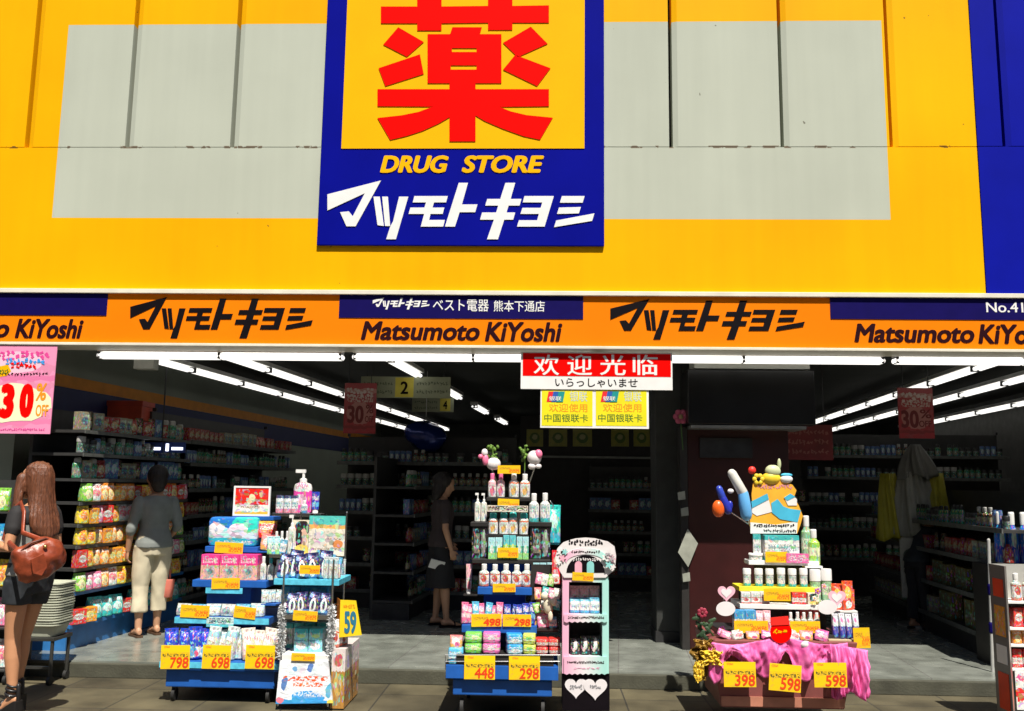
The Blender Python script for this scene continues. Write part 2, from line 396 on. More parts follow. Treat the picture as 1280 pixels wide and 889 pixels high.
# ================================================================== SIGNS
# --- traced lettering (coordinates measured on an enlarged detail of the sign)
KANJI = [
 [(240,24),(366,24),(366,-45),(450,-45),(450,24),(612,22),(612,-45),(696,-45),(696,22),(823,20),(823,80),(696,80),(696,105),(612,105),(612,80),(450,82),(450,107),(366,107),(366,82),(240,82)],
 [(300,96),(388,147),(330,198),(248,156)], [(375,190),(388,258),(255,300),(232,238)],
 [(760,94),(818,153),(715,199),(664,150)], [(706,192),(828,238),(782,300),(664,243)],
 [(402,120),(480,120),(488,96),(590,96),(583,120),(658,120),(658,168),(402,168)],
 [(402,168),(486,168),(486,182),(402,182)], [(572,168),(658,168),(658,182),(572,182)],
 [(402,182),(658,182),(658,228),(402,228)],
 [(402,228),(482,228),(482,243),(402,243)], [(572,228),(658,228),(658,243),(572,243)],
 [(402,243),(658,243),(658,290),(568,290),(568,311),(823,311),(823,370),(650,372),(690,388),(745,401),(836,410),(792,486),(735,474),(660,447),(600,421),(568,402),(568,492),(478,492),(478,408),(440,430),(385,455),(330,473),(272,487),(228,411),(310,402),(370,390),(422,371),(228,370),(228,311),(478,311),(478,290),(402,290)]]
LOGO = [
 [(54,676),(240,628),(152,787),(120,787),(98,738),(128,735),(142,752),(184,672),(54,732)],
 [(214,684),(236,684),(250,786),(228,783)], [(244,684),(264,684),(272,786),(254,786)], [(303,684),(335,684),(292,832),(258,832),(272,788),(282,770)],
 [(356,682),(472,682),(466,704),(424,704),(419,722),(460,722),(454,744),(412,744),(407,765),(462,765),(456,788),(378,788),(390,744),(336,744),(342,722),(391,722),(396,704),(350,704)],
 [(510,636),(542,636),(521,711),(575,711),(567,738),(513,738),(497,788),(462,788)],
 [(672,636),(706,636),(690,692),(728,692),(721,715),(683,715),(676,739),(706,739),(699,764),(668,764),(646,832),(608,832),(632,764),(584,764),(591,739),(640,739),(647,715),(602,715),(609,692),(654,692)],
 [(738,682),(840,682),(808,788),(712,788),(719,766),(782,766),(788,744),(724,744),(731,723),(794,723),(800,704),(732,704)],
 [(868,682),(947,682),(940,705),(861,705)], [(858,722),(934,720),(927,742),(851,744)], [(848,767),(981,742),(973,768),(841,790)]]
SY = -.03
MS = root('main_sign', 'large blue and yellow sign with a huge red character on the facade', 'sign', (FX(-.69), 0, FZ(1.87)))
MB().box(FX(-1.828), SY, FZ(1.872), FX(.453), -.002, 6.9).build('board', SIGNBLUE, MS, bev=.006)
yl, yr, yb = P(427, 180, SY).x, P(730.5, 180, SY).x, P(580, 186, SY).z
MB().box(yl, SY-.006, yb, yr, SY-.0005, 6.6).build('yellow_square', SIGNYEL, MS)
z2 = lambda x, y: (390+x/2.779, y/2.779)
shapes(KANJI, z2, SY-.0065, SIGNRED, MS, 'lettering', .006)
shapes(LOGO, z2, SY-.0005, WHITE, MS, 'lettering', .006)
txt('DRUG', 475, 194.5, 561, 216.5, SY-.0005, SIGNYEL, MS, .006, .22, .05); txt('STORE', 577, 194.5, 680, 216.5, SY-.0005, SIGNYEL, MS, .006, .22, .05)

FS = root('fascia_sign', 'long orange fascia board with black and navy lettering panels over the shop front', 'sign', (0, 0, FBOT))
fy0, fy1 = P(640, 370, 0).z, P(640, 432.5, 0).z
MB().box(-8, 0.0, fy1, 8, .28, fy0).build('orange_board', ORANGE, FS)
TRIM = mat('cream_trim', (.74, .70, .58), .4, var=.1, scale=5)
MB().box(-8, -.03, fy0+.001, 8, .28, FTOP+.003).build('trim', TRIM, FS, bev=.004)
MB().box(-8, -.03, FBOT-.004, 8, .28, fy1-.001).build('trim', TRIM, FS, bev=.004)
for x0, x1, y0, y1 in ((-330, 134, 364.5, 393), (424, 729, 369, 398), (1038, 1500, 371.5, 400)):
    MB().pbox(x0, y0, x1, y1, -.006, .0055).build('navy_panel', NAVY, FS)
def logo_at(x0, y0, x1, y1, Y, m, name, th=.004):
    f = lambda x, y: (x0+(x-54)/(981-54)*(x1-x0), y0+(y-628)/(832-628)*(y1-y0))
    return shapes(LOGO, f, Y, m, FS, name, th)
BROWNINK = mat('brown_ink', (.022, .003, .007), .6, var=.1, spec=.08)
logo_at(163, 371.5, 391, 423, -.0005, BLACK, 'lettering'); logo_at(763, 374, 1006, 424.5, -.0005, BLACK, 'lettering')
for x0, y0, k in ((-132, 398.5, 0), (451, 402.5, 0), (1068, 405.5, 0)):
    txt('Matsumoto', x0, y0, x0+(149 if x0 > 0 else 145), y0+22.5, -.0005, BROWNINK, FS, .004, .2, .035); txt('KiYoshi', x0+(155 if x0 > 0 else 150.5), y0+.5, x0+(252 if x0 > 0 else 237), y0+24.5, -.0005, BROWNINK, FS, .004, .2, .035)
logo_at(466, 372, 537, 387, -.0065, WHITE, 'lettering', .002)
txt('ベスト電器', 541, 374.5, 611, 389, -.0065, WHITE, FS, .002, 0, .008); txt('熊本下通店', 617, 376, 681, 389.5, -.0065, WHITE, FS, .002, 0, .008)
txt('No.410', 1233, 378, 1292, 390.5, -.0065, WHITE, FS, .002, 0, .01)

WB = root('welcome_banner', 'red and white welcome banner with large white characters hung under the fascia', 'banner', P(745, 487, .02))
MB().pbox(651, 440.5, 840.5, 487, .02, .02).build('board', WHITE, WB)
MB().pbox(653.5, 442, 838.5, 470.5, .018, .0018).build('red_panel', SIGNRED, WB)
for ch, x0, x1 in (('欢', 667, 699), ('迎', 709, 740), ('光', 750, 782), ('临', 791, 822)):
    txt(ch, x0, 443.5, x1, 469, .0178, WHITE, WB, .002, 0, .012)
txt('いらっしゃいませ', 694, 473.5, 797, 483.5, .0198, BLACK, WB, .002, 0, .006)
YELC = mat('notice_yellow', (.82, .72, .01), .45, var=.06)
UB = root('card_notice', 'yellow double payment card notice with green writing hung below the welcome banner', 'notice', P(743, 536, .03))
MB().pbox(675.5, 487.2, 811, 535.5, .03, .012).build('board', WHITE, UB)
TEAL = mat('logo_teal', (.01, .28, .27), .45, var=.05); LRED = mat('logo_red', (.75, .02, .03), .45, var=.05); LBLU = mat('logo_blue', (.02, .10, .42), .45, var=.05)
GINK = mat('green_ink', (.06, .16, .02), .5, var=.1); OINK = mat('orange_ink', (.85, .30, .01), .5, var=.1); GRINK = mat('grey_ink', (.55, .62, .55), .5, var=.1)
for x0 in (677.2, 744.8):
    MB().pbox(x0, 488, x0+63.5, 532.5, .028, .0018).build('yellow_panel', YELC, UB)
    for k, (mm, a) in enumerate(((LRED, 6.5), (LBLU, 12.5), (TEAL, 19))):
        shapes([[(x0+a+2, 489.5), (x0+a+10, 489.5), (x0+a+7.5, 502.5), (x0+a-.5, 502.5)]], lambda x, y: (x, y), .0275-.0012*k, mm, UB, 'emblem', .001)
    txt('银联', x0+9, 495.5, x0+24.5, 501, .0238, WHITE, UB, .001, .1, .01)
    txt('银联', x0+35, 489.5, x0+57, 502, .0278, GRINK, UB, .001, 0, .012)
    txt('欢迎使用', x0+9, 504.8, x0+57, 514.8, .0278, OINK, UB, .001, 0, .006)
    txt('中国银联卡', x0+3, 518, x0+58, 527.5, .0278, GINK, UB, .001, 0, .006)

# pink poster at the left
PINK = pm('poster_pink', (.88, .30, .50), bands=((.10, .17, (.80, .22, .42)), (.60, .66, (.75, .2, .4))), blobs=((.45, .80, .40, .12, (.9, .55, .68)),))
PP = root('sale_poster', 'pink sale poster with big red 30 percent off lettering at the left of the fascia', 'poster', P(15, 542, -.02))
MB().pbox(-42, 432, 67, 542, -.02, .008).build('sheet', PINK, PP)
shapes([[(-36+100*(.5+.5*math.cos(t*.2618)*(1+.06*math.sin(t*2.3)))-.0, 504+24*math.sin(t*.2618)*(1+.08*math.cos(t*1.7))) for t in range(24)]], lambda x, y: (min(65, x), y), -.0205, mat('poster_cream', (.85, .85, .55), .5, var=.05), PP, 'cloud_shape', .0012)
txt('3', -2, 479.5, 20, 523.5, -.0218, SIGNRED, PP, .0012, 0, .09); txt('0', 22.5, 479.5, 44, 522.5, -.0218, SIGNRED, PP, .0012, 0, .09)
txt('%', 44.5, 479, 59, 501, -.0218, OINK, PP, .0012, .1, .03); txt('OFF', 44, 506, 61, 520.5, -.0218, OINK, PP, .0012, 0, .03)
DINK = mat('pink_ink', (.72, .06, .30), .5, var=.1); BINK = mat('blue_ink', (.05, .32, .75), .5, var=.1)
rr = random.Random(3)
def squiggles(x0, y0, x1, y1, n, Y, m, parent, name='lettering', th=.0012):
    b = MB()
    n = int(n*1.7)
    for k in range(n):
        cx = x0+(k+.5)*(x1-x0)/n; wd = (x1-x0)/n*.8; hh = y1-y0
        for j in range(3):
            a = rr.random()*3.1; l = wd*(.35+.2*rr.random()); ox, oy = cx+(rr.random()-.5)*wd*.5, (y0+y1)/2+(rr.random()-.5)*hh*.6
            dx, dy = l*math.cos(a), min(hh*.45, l)*math.sin(a); nx, ny = -math.sin(a)*hh*.09, math.cos(a)*hh*.09
            q = [P(ox-dx-nx, oy-dy-ny, Y), P(ox+dx-nx, oy+dy-ny, Y), P(ox+dx+nx, oy+dy+ny, Y), P(ox-dx+nx, oy-dy+ny, Y)]
            b.prism([(p.x, p.z) for p in q], Y-th-.0001*(j+3*k % 7), Y)
    return b.build(name, m, parent)
squiggles(-30, 437, 62, 452, 9, -.0205, DINK, PP); squiggles(6, 447, 56, 457, 6, -.0222, BINK, PP); squiggles(14, 452, 46, 462, 4, -.0232, SIGNRED, PP)
squiggles(-30, 466, 60, 470, 14, -.0205, BROWNINK, PP); squiggles(0, 535, 56, 539, 12, -.0205, DINK, PP)
shapes([[(-20, 462), (10, 456), (14, 464), (8, 470), (-20, 474)]], lambda x, y: (x, y), -.0205, SIGNYEL, PP, 'yellow_flash', .0012)
squiggles(-6, 461, 11, 468, 4, -.0220, GINK, PP)

# ================================================================== LIGHTS IN THE SHOP
def light(lx0, lx1, rad, nm_label, group, loc, rz):
    """a two-lamp batten along local x"""
    t = root('ceiling_light', nm_label, 'ceiling light', loc, group, rz, world=False)
    L_ = lx1-lx0
    MB().box(lx0, -.06, .032, lx1, .06, .075).build('housing', WHITE, t)
    n = max(1, round(L_/1.25)); seg = L_/n
    for k in range(n):
        a0 = lx0+k*seg+.012; a1 = lx0+(k+1)*seg-.012
        for oy in (-.026, .026): MB().tube([(a0, oy, 0), (a1, oy, 0)], rad, 10).build('lamp', TUBEM, t, smooth=60)
    for k in range(n+1):
        x = min(max(lx0+k*seg, lx0+.012), lx1-.012)
        MB().box(x-.011, -.05, -.024, x+.011, .05, .03).build('lamp_holder', DARKST, t)
    return t
for i, (x0, x1) in enumerate(((125, 428), (443, 742), (756, 1103), (1118, 1440))):
    y0 = 441+x0*.0068
    a, c = P(x0, 444+x0*.0068, .42), P(x1, 444+x1*.0068, .42)
    t = light(a.x, c.x, .028, 'bright fluorescent tube light of the front row just behind the fascia, ' + ('leftmost', 'second from left', 'behind the welcome banner', 'rightmost')[i], 'front row of tube lights', (0, .42, (a.z+c.z)/2), 0)
rows = [(300, 480, 7.9, 19.6, 'first row from the left wall'), (430, 495, 7.9, 19.6, 'second row from the left wall'), (505, 460, 8.4, 19.8, 'row over the middle aisle'),
        (1250, 452, 7.9, 19.6, 'row right of the black shutter'), (1265, 478, 7.9, 19.6, 'second row right of the black shutter'), (1265, 508, 9.3, 19.4, 'row farthest to the right')]
for (px, py, d0, d1, nm) in rows:
    ZT = 2.72
    p = PZ(px, py, ZT) - CAM; lat = p.dot(LV)
    n = int((d1-d0)/1.28)
    names = ['first', 'second', 'third', 'fourth', 'fifth', 'sixth', 'seventh', 'eighth', 'ninth', 'tenth', 'eleventh', 'twelfth']
    for k in range(n):
        if nm.startswith('row over') and k % 2: continue
        c = IN(lat, d0+1.28*(k+.5), ZT)
        light(-.638, .638, .02, 'fluorescent ceiling light, %s from the street in the %s' % (names[k], nm), 'ceiling tube lights in rows', c, math.pi/2-AIS)

# ================================================================== PRODUCTS
PROTO = {}
def unit(shape, mats):
    """product bodies in a unit box: x,y -.5...5, z 0..1"""
    b = MB()
    if shape == 'box': b.box(-.5, -.5, 0, .5, .5, 1); return b, dict(bev=.02)
    if shape == 'pouch':
        rings = []
        for z, wd, d in ((0, .80, .70), (.06, .96, .95), (.3, .98, 1.0), (.6, .96, .85), (.82, .98, .45), (.90, 1.0, .10), (1, 1.0, .05)):
            rings.append([Vector((.5*wd*(abs(math.cos(t))**.45)*(1 if math.cos(t) >= 0 else -1), .5*d*(abs(math.sin(t))**.7)*(1 if math.sin(t) >= 0 else -1), z+.015*math.sin(5*t)*(1 if z > .7 else 0))) for t in [2*math.pi*(j+.5)/16 for j in range(16)]])
        b.loft(rings); return b, dict(smooth=50)
    if shape == 'bottle':
        b.lathe([(.40, 0), (.48, .02), (.5, .06), (.5, .56), (.47, .63), (.26, .72), (.22, .76)], 18); b.mi = 1; b.lathe([(.25, .755), (.26, .77), (.26, .97), (.22, 1.0)], 16); return b, dict(smooth=40)
    if shape == 'spray':
        b.lathe([(.46, 0), (.5, .03), (.5, .66), (.44, .72), (.38, .75)], 16); b.mi = 1; b.lathe([(.37, .745), (.37, .93), (.28, 1.0)], 14); return b, dict(smooth=40)
    if shape == 'can': b.lathe([(.46, 0), (.5, .03), (.5, .93), (.45, 1.0)], 18); return b, dict(smooth=40)
    if shape == 'jar':
        b.lathe([(.42, 0), (.46, .03), (.46, .62), (.42, .66)], 18); b.mi = 1; b.lathe([(.5, .66), (.5, .95), (.46, 1.0)], 18); return b, dict(smooth=40)
    if shape == 'pump':
        b.lathe([(.44, 0), (.5, .03), (.5, .58), (.44, .66), (.2, .70)], 18, ell=.8); b.mi = 1
        b.lathe([(.2, .70), (.2, .78), (.08, .80), (.08, .92)], 12); b.box(-.42, -.09, .92, .12, .09, 1.0); return b, dict(smooth=35)
    if shape == 'tube':      # squeeze tube standing on its cap
        b.mi = 1; b.lathe([(.34, 0), (.36, .02), (.34, .16)], 14); b.mi = 0
        rings = []
        for z, rx, ry in ((.16, .40, .40), (.2, .44, .42), (.5, .46, .32), (.85, .49, .10), (1, .5, .04)):
            rings.append([Vector((rx*math.cos(t), ry*math.sin(t), z)) for t in [2*math.pi*j/16 for j in range(16)]])
        b.loft(rings); return b, dict(smooth=40)
    if shape == 'pack':      # soft plastic wrapped pack
        rings = []
        for z, k in ((0, .86), (.04, .95), (.15, 1), (.85, 1), (.96, .95), (1, .86)):
            rings.append([Vector((.5*k*(abs(math.cos(t))**.3)*(1 if math.cos(t) >= 0 else -1), .5*k*(abs(math.sin(t))**.3)*(1 if math.sin(t) >= 0 else -1), z)) for t in [2*math.pi*(j+.5)/20 for j in range(20)]])
        b.loft(rings); return b, dict(smooth=35)
NAMES = dict(box='product_box', pouch='packet', bottle='bottle', spray='spray_can', can='can', jar='jar', pump='pump_bottle', tube='squeeze_tube', pack='soft_pack')
CATS = dict(box='box', pouch='packet', bottle='bottle', spray='spray can', can='can', jar='jar', pump='pump bottle', tube='tube', pack='pack')
def prod(shape, body, cap='cap_white'):
    key = (shape, body, cap)
    if key not in PROTO:
        b, kw = unit(shape, None)
        PROTO[key] = b.mesh(NAMES[shape], [MC[body], MC[cap]], **kw)
    return PROTO[key]
def place(shape, body, loc, dims, label, group=None, rz=0, cap='cap_white', ry=0):
    o = link(NAMES[shape], prod(shape, body, cap)); o.location = loc; o.scale = dims; o.rotation_euler = (0, ry, rz)
    return tag(o, label, CATS[shape], group)
def put(shape, body, px0, px1, py, z, Y, label, group=None, d=None, cap='cap_white', rz=0, ry=0):
    """stand a product on level z with its front at depth Y, spanning px0..px1 and reaching up to py"""
    c = (px0+px1)/2; lx, hx = P(px0, py, Y).x, P(px1, py, Y).x
    wd = hx-lx; h = P(c, py, Y).z - z
    d = d or wd*.8
    return place(shape, body, ((lx+hx)/2, Y+d/2, z+.001), (wd, d, h), label, group, rz, cap, ry)
def row(shape, body, px0, px1, n, py, z, Y, label, group=None, d=None, cap='cap_white', gap=.06, jit=.05):
    st = (px1-px0)/n
    for k in range(n):
        j = rr.uniform(-jit, jit)*st
        put(shape, body, px0+k*st+gap*st/2+j, px0+(k+1)*st-gap*st/2+j, py+rr.uniform(-.6, .6), z, Y+rr.uniform(-.004, .012), label, group, d, cap, rr.uniform(-.12, .12))
mat('cap_white', (.78, .78, .76), .35, var=.04); mat('cap_shaded', (.34, .34, .32), .4, var=.2); mat('cap_teal', (.03, .36, .36), .35, var=.05); mat('cap_blue', (.02, .08, .45), .35, var=.05)  # second cap: the white one darkened, interior shade put into its colour
mat('cap_pink', (.8, .18, .38), .35, var=.05); mat('cap_black', (.02, .02, .02), .35, var=.05); mat('cap_green', (.10, .35, .04), .35, var=.05); mat('cap_red', (.7, .03, .02), .35, var=.05)
WH = (.78, .78, .76)
pm('p_teal_pack', (.02, .18, .60), bands=((.0, .28, (.03, .45, .60)), (.28, .62, (.55, .72, .80))), blobs=((.78, .8, .28, .3, (.03, .60, .50)), (.18, .62, .16, .2, (.8, .8, .85)), (.62, .55, .2, .25, (.78, .70, .82))), text=((.2, .9, .08, .2, WH),))
pm('p_pink_box', (.85, .42, .33), bands=((.58, 1.1, (.80, .05, .26)),), blobs=((.5, .32, .3, .22, (.5, .36, .34)), (.5, .32, .14, .12, (.12, .3, .3))), text=((.1, .9, .66, .86, (.9, .6, .68)),))
pm('p_navy_refill', (.015, .02, .10), bands=((.0, .2, (.10, .25, .55)),), blobs=((.55, .42, .26, .34, (.75, .78, .8)), (.55, .42, .10, .22, (.02, .03, .08)), (.3, .85, .2, .12, (.2, .3, .6))), rough=.3)
pm('p_lblue_refill', (.12, .42, .66), bands=((.0, .25, (.70, .80, .84)),), blobs=((.5, .5, .3, .22, (.75, .82, .85)),), text=((.2, .8, .45, .6, (.03, .10, .35)),), rough=.3)
pm('p_blue_detergent', (.015, .05, .50), bands=((.1, .4, (.70, .78, .85)),), blobs=((.5, .28, .3, .14, (.10, .40, .75)), (.75, .2, .15, .1, (.75, .1, .2))), rough=.25)
pm('p_silver_refill', (.60, .68, .68), bands=((.70, .86, (.25, .45, .50)),), blobs=((.5, .45, .32, .18, (.75, .78, .72)),), text=((.2, .8, .36, .6, (.35, .18, .12)),), rough=.25)
pm('p_peach_refill', (.80, .68, .60), bands=((.0, .2, (.75, .45, .35)),), blobs=((.45, .5, .3, .2, (.8, .78, .72)), (.7, .3, .2, .14, (.78, .25, .10))), text=((.2, .8, .66, .82, (.5, .2, .25)),), rough=.25)
pm('p_small_grey', (.55, .58, .55), blobs=((.5, .5, .3, .3, (.2, .25, .30)),), text=((.1, .9, .2, .4, (.1, .15, .2)),))
pm('p_red_packet', (.72, .02, .015), bands=((.86, 1.1, (.75, .45, .05)),), blobs=((.4, .35, .22, .3, (.8, .3, .12)),), text=((.1, .8, .5, .7, WH),))
pm('p_orange_face', (.85, .42, .10), bands=((.6, 1.1, (.80, .25, .25)),), blobs=((.5, .5, .32, .3, (.85, .65, .6)), (.6, .3, .2, .2, (.75, .12, .3))))
pm('p_pink_bottle', WH, bands=((.0, .5, (.78, .06, .38)),), blobs=((.5, .3, .3, .12, (.85, .5, .65)),), text=((.2, .8, .55, .7, (.6, .1, .3)),))
pm('p_white_blue', WH, bands=((.0, .2, (.1, .3, .6)), (.75, 1.1, (.1, .35, .5))), text=((.1, .9, .35, .6, (.1, .2, .4)),))
pm('p_white_pinkrow', (.75, .78, .80), bands=((.0, .22, (.7, .2, .3)), (.82, 1.1, (.05, .05, .12))), text=((.1, .9, .35, .65, (.15, .3, .4)),))
pm('p_white_red', WH, bands=((.0, .12, (.6, .15, .1)), (.52, .58, (.6, .1, .06))), blobs=((.5, .36, .3, .16, (.62, .08, .06)),), text=((.15, .85, .6, .72, (.15, .3, .25)),))
pm('p_white_pink', WH, bands=((.52, 1.1, (.82, .45, .5)),), blobs=((.5, .25, .3, .2, (.75, .15, .25)),), text=((.1, .9, .42, .5, (.5, .1, .2)),))
pm('p_white_orange', WH, bands=((.58, .64, (.78, .2, .1)),), blobs=((.5, .28, .28, .18, (.78, .45, .12)),), text=((.1, .9, .4, .5, (.3, .3, .3)),))
pm('p_white_teal', WH, bands=((.0, .16, (.05, .42, .42)), (.8, 1.1, (.05, .42, .42))), text=((.1, .9, .36, .64, (.25, .35, .38)),))
pm('p_white_plain', (.78, .77, .70), text=((.2, .8, .3, .5, (.3, .35, .3)),))
pm('p_green_box', (.18, .60, .06), bands=((.42, .6, (.6, .8, .35)),), blobs=((.6, .55, .25, .2, (.75, .82, .4)),), text=((.1, .7, .7, .85, WH),))
pm('p_pinkmag_box', (.80, .16, .45), bands=((.35, .6, (.85, .45, .62)),), blobs=((.5, .5, .2, .2, (.85, .7, .72)),), text=((.1, .7, .7, .85, WH),))
pm('p_blue_pack', (.03, .34, .70), bands=((.0, .4, (.5, .75, .85)),), blobs=((.5, .35, .3, .2, WH),), text=((.1, .9, .55, .7, WH),))
pm('p_lime_pack', (.62, .72, .10), bands=((.4, .55, (.75, .78, .5)),), blobs=((.5, .6, .25, .15, (.2, .5, .1)),), text=((.1, .9, .2, .35, (.2, .35, .05)),))
pm('p_redwhite_pack', (.75, .04, .03), bands=((.2, .55, (.8, .72, .68)),), text=((.1, .9, .3, .45, (.6, .1, .05)),))
pm('p_pinktube', (.80, .16, .34), bands=((.3, .5, (.85, .6, .65)),), text=((.1, .9, .6, .8, WH),))
pm('p_bluetube', (.02, .05, .42), bands=((.3, .5, (.1, .4, .7)),), text=((.1, .9, .6, .8, WH),))
pm('p_lbluetube', (.10, .48, .75), bands=((.3, .5, (.7, .8, .85)),), text=((.1, .9, .6, .8, WH),))
pm('p_greenteal', (.05, .45, .35), bands=((.0, .3, (.3, .65, .2)), (.6, 1.1, (.4, .7, .75))), blobs=((.5, .45, .3, .2, (.75, .8, .7)),))
pm('p_limegreen', (.35, .68, .06), bands=((.6, 1.1, (.10, .5, .55)),), blobs=((.5, .4, .3, .25, (.7, .78, .25)),), text=((.1, .9, .25, .4, (.05, .3, .05)),))
pm('p_teal_bag', (.02, .52, .46), bands=((.0, .3, (.05, .4, .55)),), blobs=((.5, .6, .3, .2, (.5, .75, .7)),))
pm('p_black_box', (.015, .014, .014), blobs=((.75, .5, .15, .4, (.25, .25, .22)),), text=((.15, .5, .2, .8, (.3, .28, .22)),))
pm('p_mixed_card', (.80, .74, .62), bands=((.78, 1.1, (.10, .55, .50)), (.68, .78, (.80, .45, .12))), blobs=((.3, .5, .16, .1, (.75, .6, .65)), (.7, .5, .16, .1, (.78, .6, .5)), (.3, .28, .16, .1, (.7, .65, .6)), (.82, .3, .14, .1, (.7, .25, .08))), text=((.08, .92, .40, .44, (.3, .2, .15)), (.08, .92, .14, .2, (.3, .2, .15))))
pm('p_face_card', (.80, .72, .55), blobs=((.5, .75, .4, .22, (.03, .02, .02)), (.6, .5, .2, .26, (.75, .48, .36)), (.35, .48, .18, .3, (.03, .02, .02)), (.6, .15, .5, .14, (.8, .6, .12))))
pm('p_lbox_stack', (.25, .60, .72), bands=((.45, .52, (.05, .2, .35)), (.8, 1.1, (.04, .45, .55))), blobs=((.5, .25, .35, .14, WH), (.5, .68, .3, .08, (.5, .75, .3))))
pm('p_red_toy', (.78, .08, .02), blobs=((.5, .6, .3, .2, (.85, .55, .1)), (.5, .2, .3, .12, WH)))
pm('p_navy_pouch', (.03, .04, .35), bands=((.5, 1.1, (.7, .72, .78)),), blobs=((.5, .3, .3, .2, (.08, .1, .5)), (.4, .75, .2, .12, (.7, .2, .4))))
pm('p_green_bottle', (.30, .50, .28), bands=((.25, .5, (.65, .75, .55)),), text=((.2, .8, .3, .45, (.05, .2, .05)),), rough=.15)
pm('p_lime_bottle', (.35, .65, .08), bands=((.25, .5, (.75, .8, .5)),), rough=.2)
pm('p_pic_box', WH, bands=((.6, 1.1, (.05, .30, .60)),), blobs=((.4, .45, .3, .16, (.80, .50, .15)), (.75, .3, .2, .14, (.75, .1, .06))), text=((.1, .9, .1, .25, (.5, .1, .05)),))
pm('p_red_box', (.72, .04, .03), blobs=((.5, .5, .35, .22, WH),), text=((.2, .8, .42, .58, (.6, .05, .05)),))
pm('p_orange_box', (.85, .34, .02), blobs=((.5, .5, .3, .25, (.85, .7, .2)),), text=((.1, .9, .75, .9, (.5, .05, .02)),))
pm('p_yellow_packet', (.85, .62, .03), blobs=((.5, .45, .3, .25, (.8, .25, .05)),), text=((.1, .9, .7, .85, (.55, .05, .02)),))
pm('p_orange_packet', (.85, .28, .03), blobs=((.5, .4, .3, .25, (.85, .65, .3)),), text=((.1, .9, .7, .85, WH),))
pm('p_green_packet', (.22, .55, .06), blobs=((.5, .4, .3, .25, (.8, .75, .4)),), text=((.1, .9, .7, .85, WH),))
pm('p_white_packet', WH, blobs=((.5, .5, .35, .2, (.8, .2, .25)),), text=((.1, .9, .75, .9, (.6, .1, .1)),))
pm('p_pink_packet', (.82, .22, .40), blobs=((.5, .45, .3, .2, WH),), text=((.1, .9, .7, .85, WH),))
pm('p_teal_packet', (.04, .48, .48), blobs=((.5, .45, .3, .2, (.6, .8, .75)),), text=((.1, .9, .7, .85, WH),))
pm('p_choc_packet', (.12, .04, .02), blobs=((.5, .5, .3, .2, (.7, .45, .1)),), text=((.1, .9, .7, .85, (.7, .5, .2)),))
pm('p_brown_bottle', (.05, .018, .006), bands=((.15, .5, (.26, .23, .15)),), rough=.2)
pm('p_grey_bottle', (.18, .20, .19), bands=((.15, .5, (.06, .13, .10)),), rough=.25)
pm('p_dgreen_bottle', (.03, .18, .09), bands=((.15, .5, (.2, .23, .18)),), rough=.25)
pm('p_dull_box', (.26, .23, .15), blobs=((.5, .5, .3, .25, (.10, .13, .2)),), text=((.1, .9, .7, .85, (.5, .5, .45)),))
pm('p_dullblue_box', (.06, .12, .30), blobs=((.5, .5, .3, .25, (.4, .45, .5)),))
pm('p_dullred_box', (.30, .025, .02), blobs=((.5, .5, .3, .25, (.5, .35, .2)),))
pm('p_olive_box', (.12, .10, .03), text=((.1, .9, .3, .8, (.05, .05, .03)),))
COLN = {'p_brown_bottle': 'brown', 'p_grey_bottle': 'grey', 'p_dgreen_bottle': 'dark green', 'p_dull_box': 'dull beige', 'p_dullblue_box': 'dark blue', 'p_dullred_box': 'dark red', 'p_olive_box': 'olive',
        'p_yellow_packet': 'yellow', 'p_orange_packet': 'orange', 'p_green_packet': 'green', 'p_white_packet': 'white and red', 'p_pink_packet': 'pink', 'p_teal_packet': 'teal', 'p_choc_packet': 'chocolate brown', 'p_red_box': 'red', 'p_orange_box': 'orange', 'p_lime_pack': 'lime', 'p_blue_pack': 'light blue'}

def card(px0, py0, px1, py1, Y, digits, where, rot=0, digc=None, dig=(.34, .97, .50, .95)):
    """yellow hand-lettered price card"""
    rot = rot or rr.uniform(-.035, .035)
    lab = ('yellow card reading %s ' % digits if digits else 'small yellow price tag ') + where
    c = root('price_card', lab, 'price card', P((px0+px1)/2, py1, Y))
    a, b = P(px0, py1, Y), P(px1, py0, Y); mx, mz = (a.x+b.x)/2, (a.z+b.z)/2
    m = MB(); q = [(a.x, a.z), (b.x, a.z), (b.x, b.z), (a.x, b.z)]
    cs, sn = math.cos(rot), math.sin(rot)
    m.prism([(mx+(x-mx)*cs-(z-mz)*sn, mz+(x-mx)*sn+(z-mz)*cs) for x, z in q], Y, Y+.004)
    m.build('sheet', CARDB if digits and (py1-py0) > 20 else CARDS, c)
    w_, h_ = b.x-a.x, b.z-a.z
    if digits:
        txtw(digits, a.x+w_*dig[0], b.z-h_*dig[3], a.x+w_*dig[1], b.z-h_*dig[2], Y-.0005, digc or CARDRED, c, .0015, .06, .02, 'digits', rot)
    return c
CARDB = pm('card_sheet_big', (.90, .56, .004), bands=((.72, 1.1, (.86, .62, .004)),), text=((.06, .94, .50, .64, (.12, .10, .02)), (.1, .3, .86, .95, (.75, .1, .02))), rough=.45)
CARDS = pm('card_sheet_small', (.90, .52, .004), text=((.08, .55, .55, .75, (.4, .2, .02)), (.5, .95, .12, .60, (.75, .10, .01))), rough=.45)

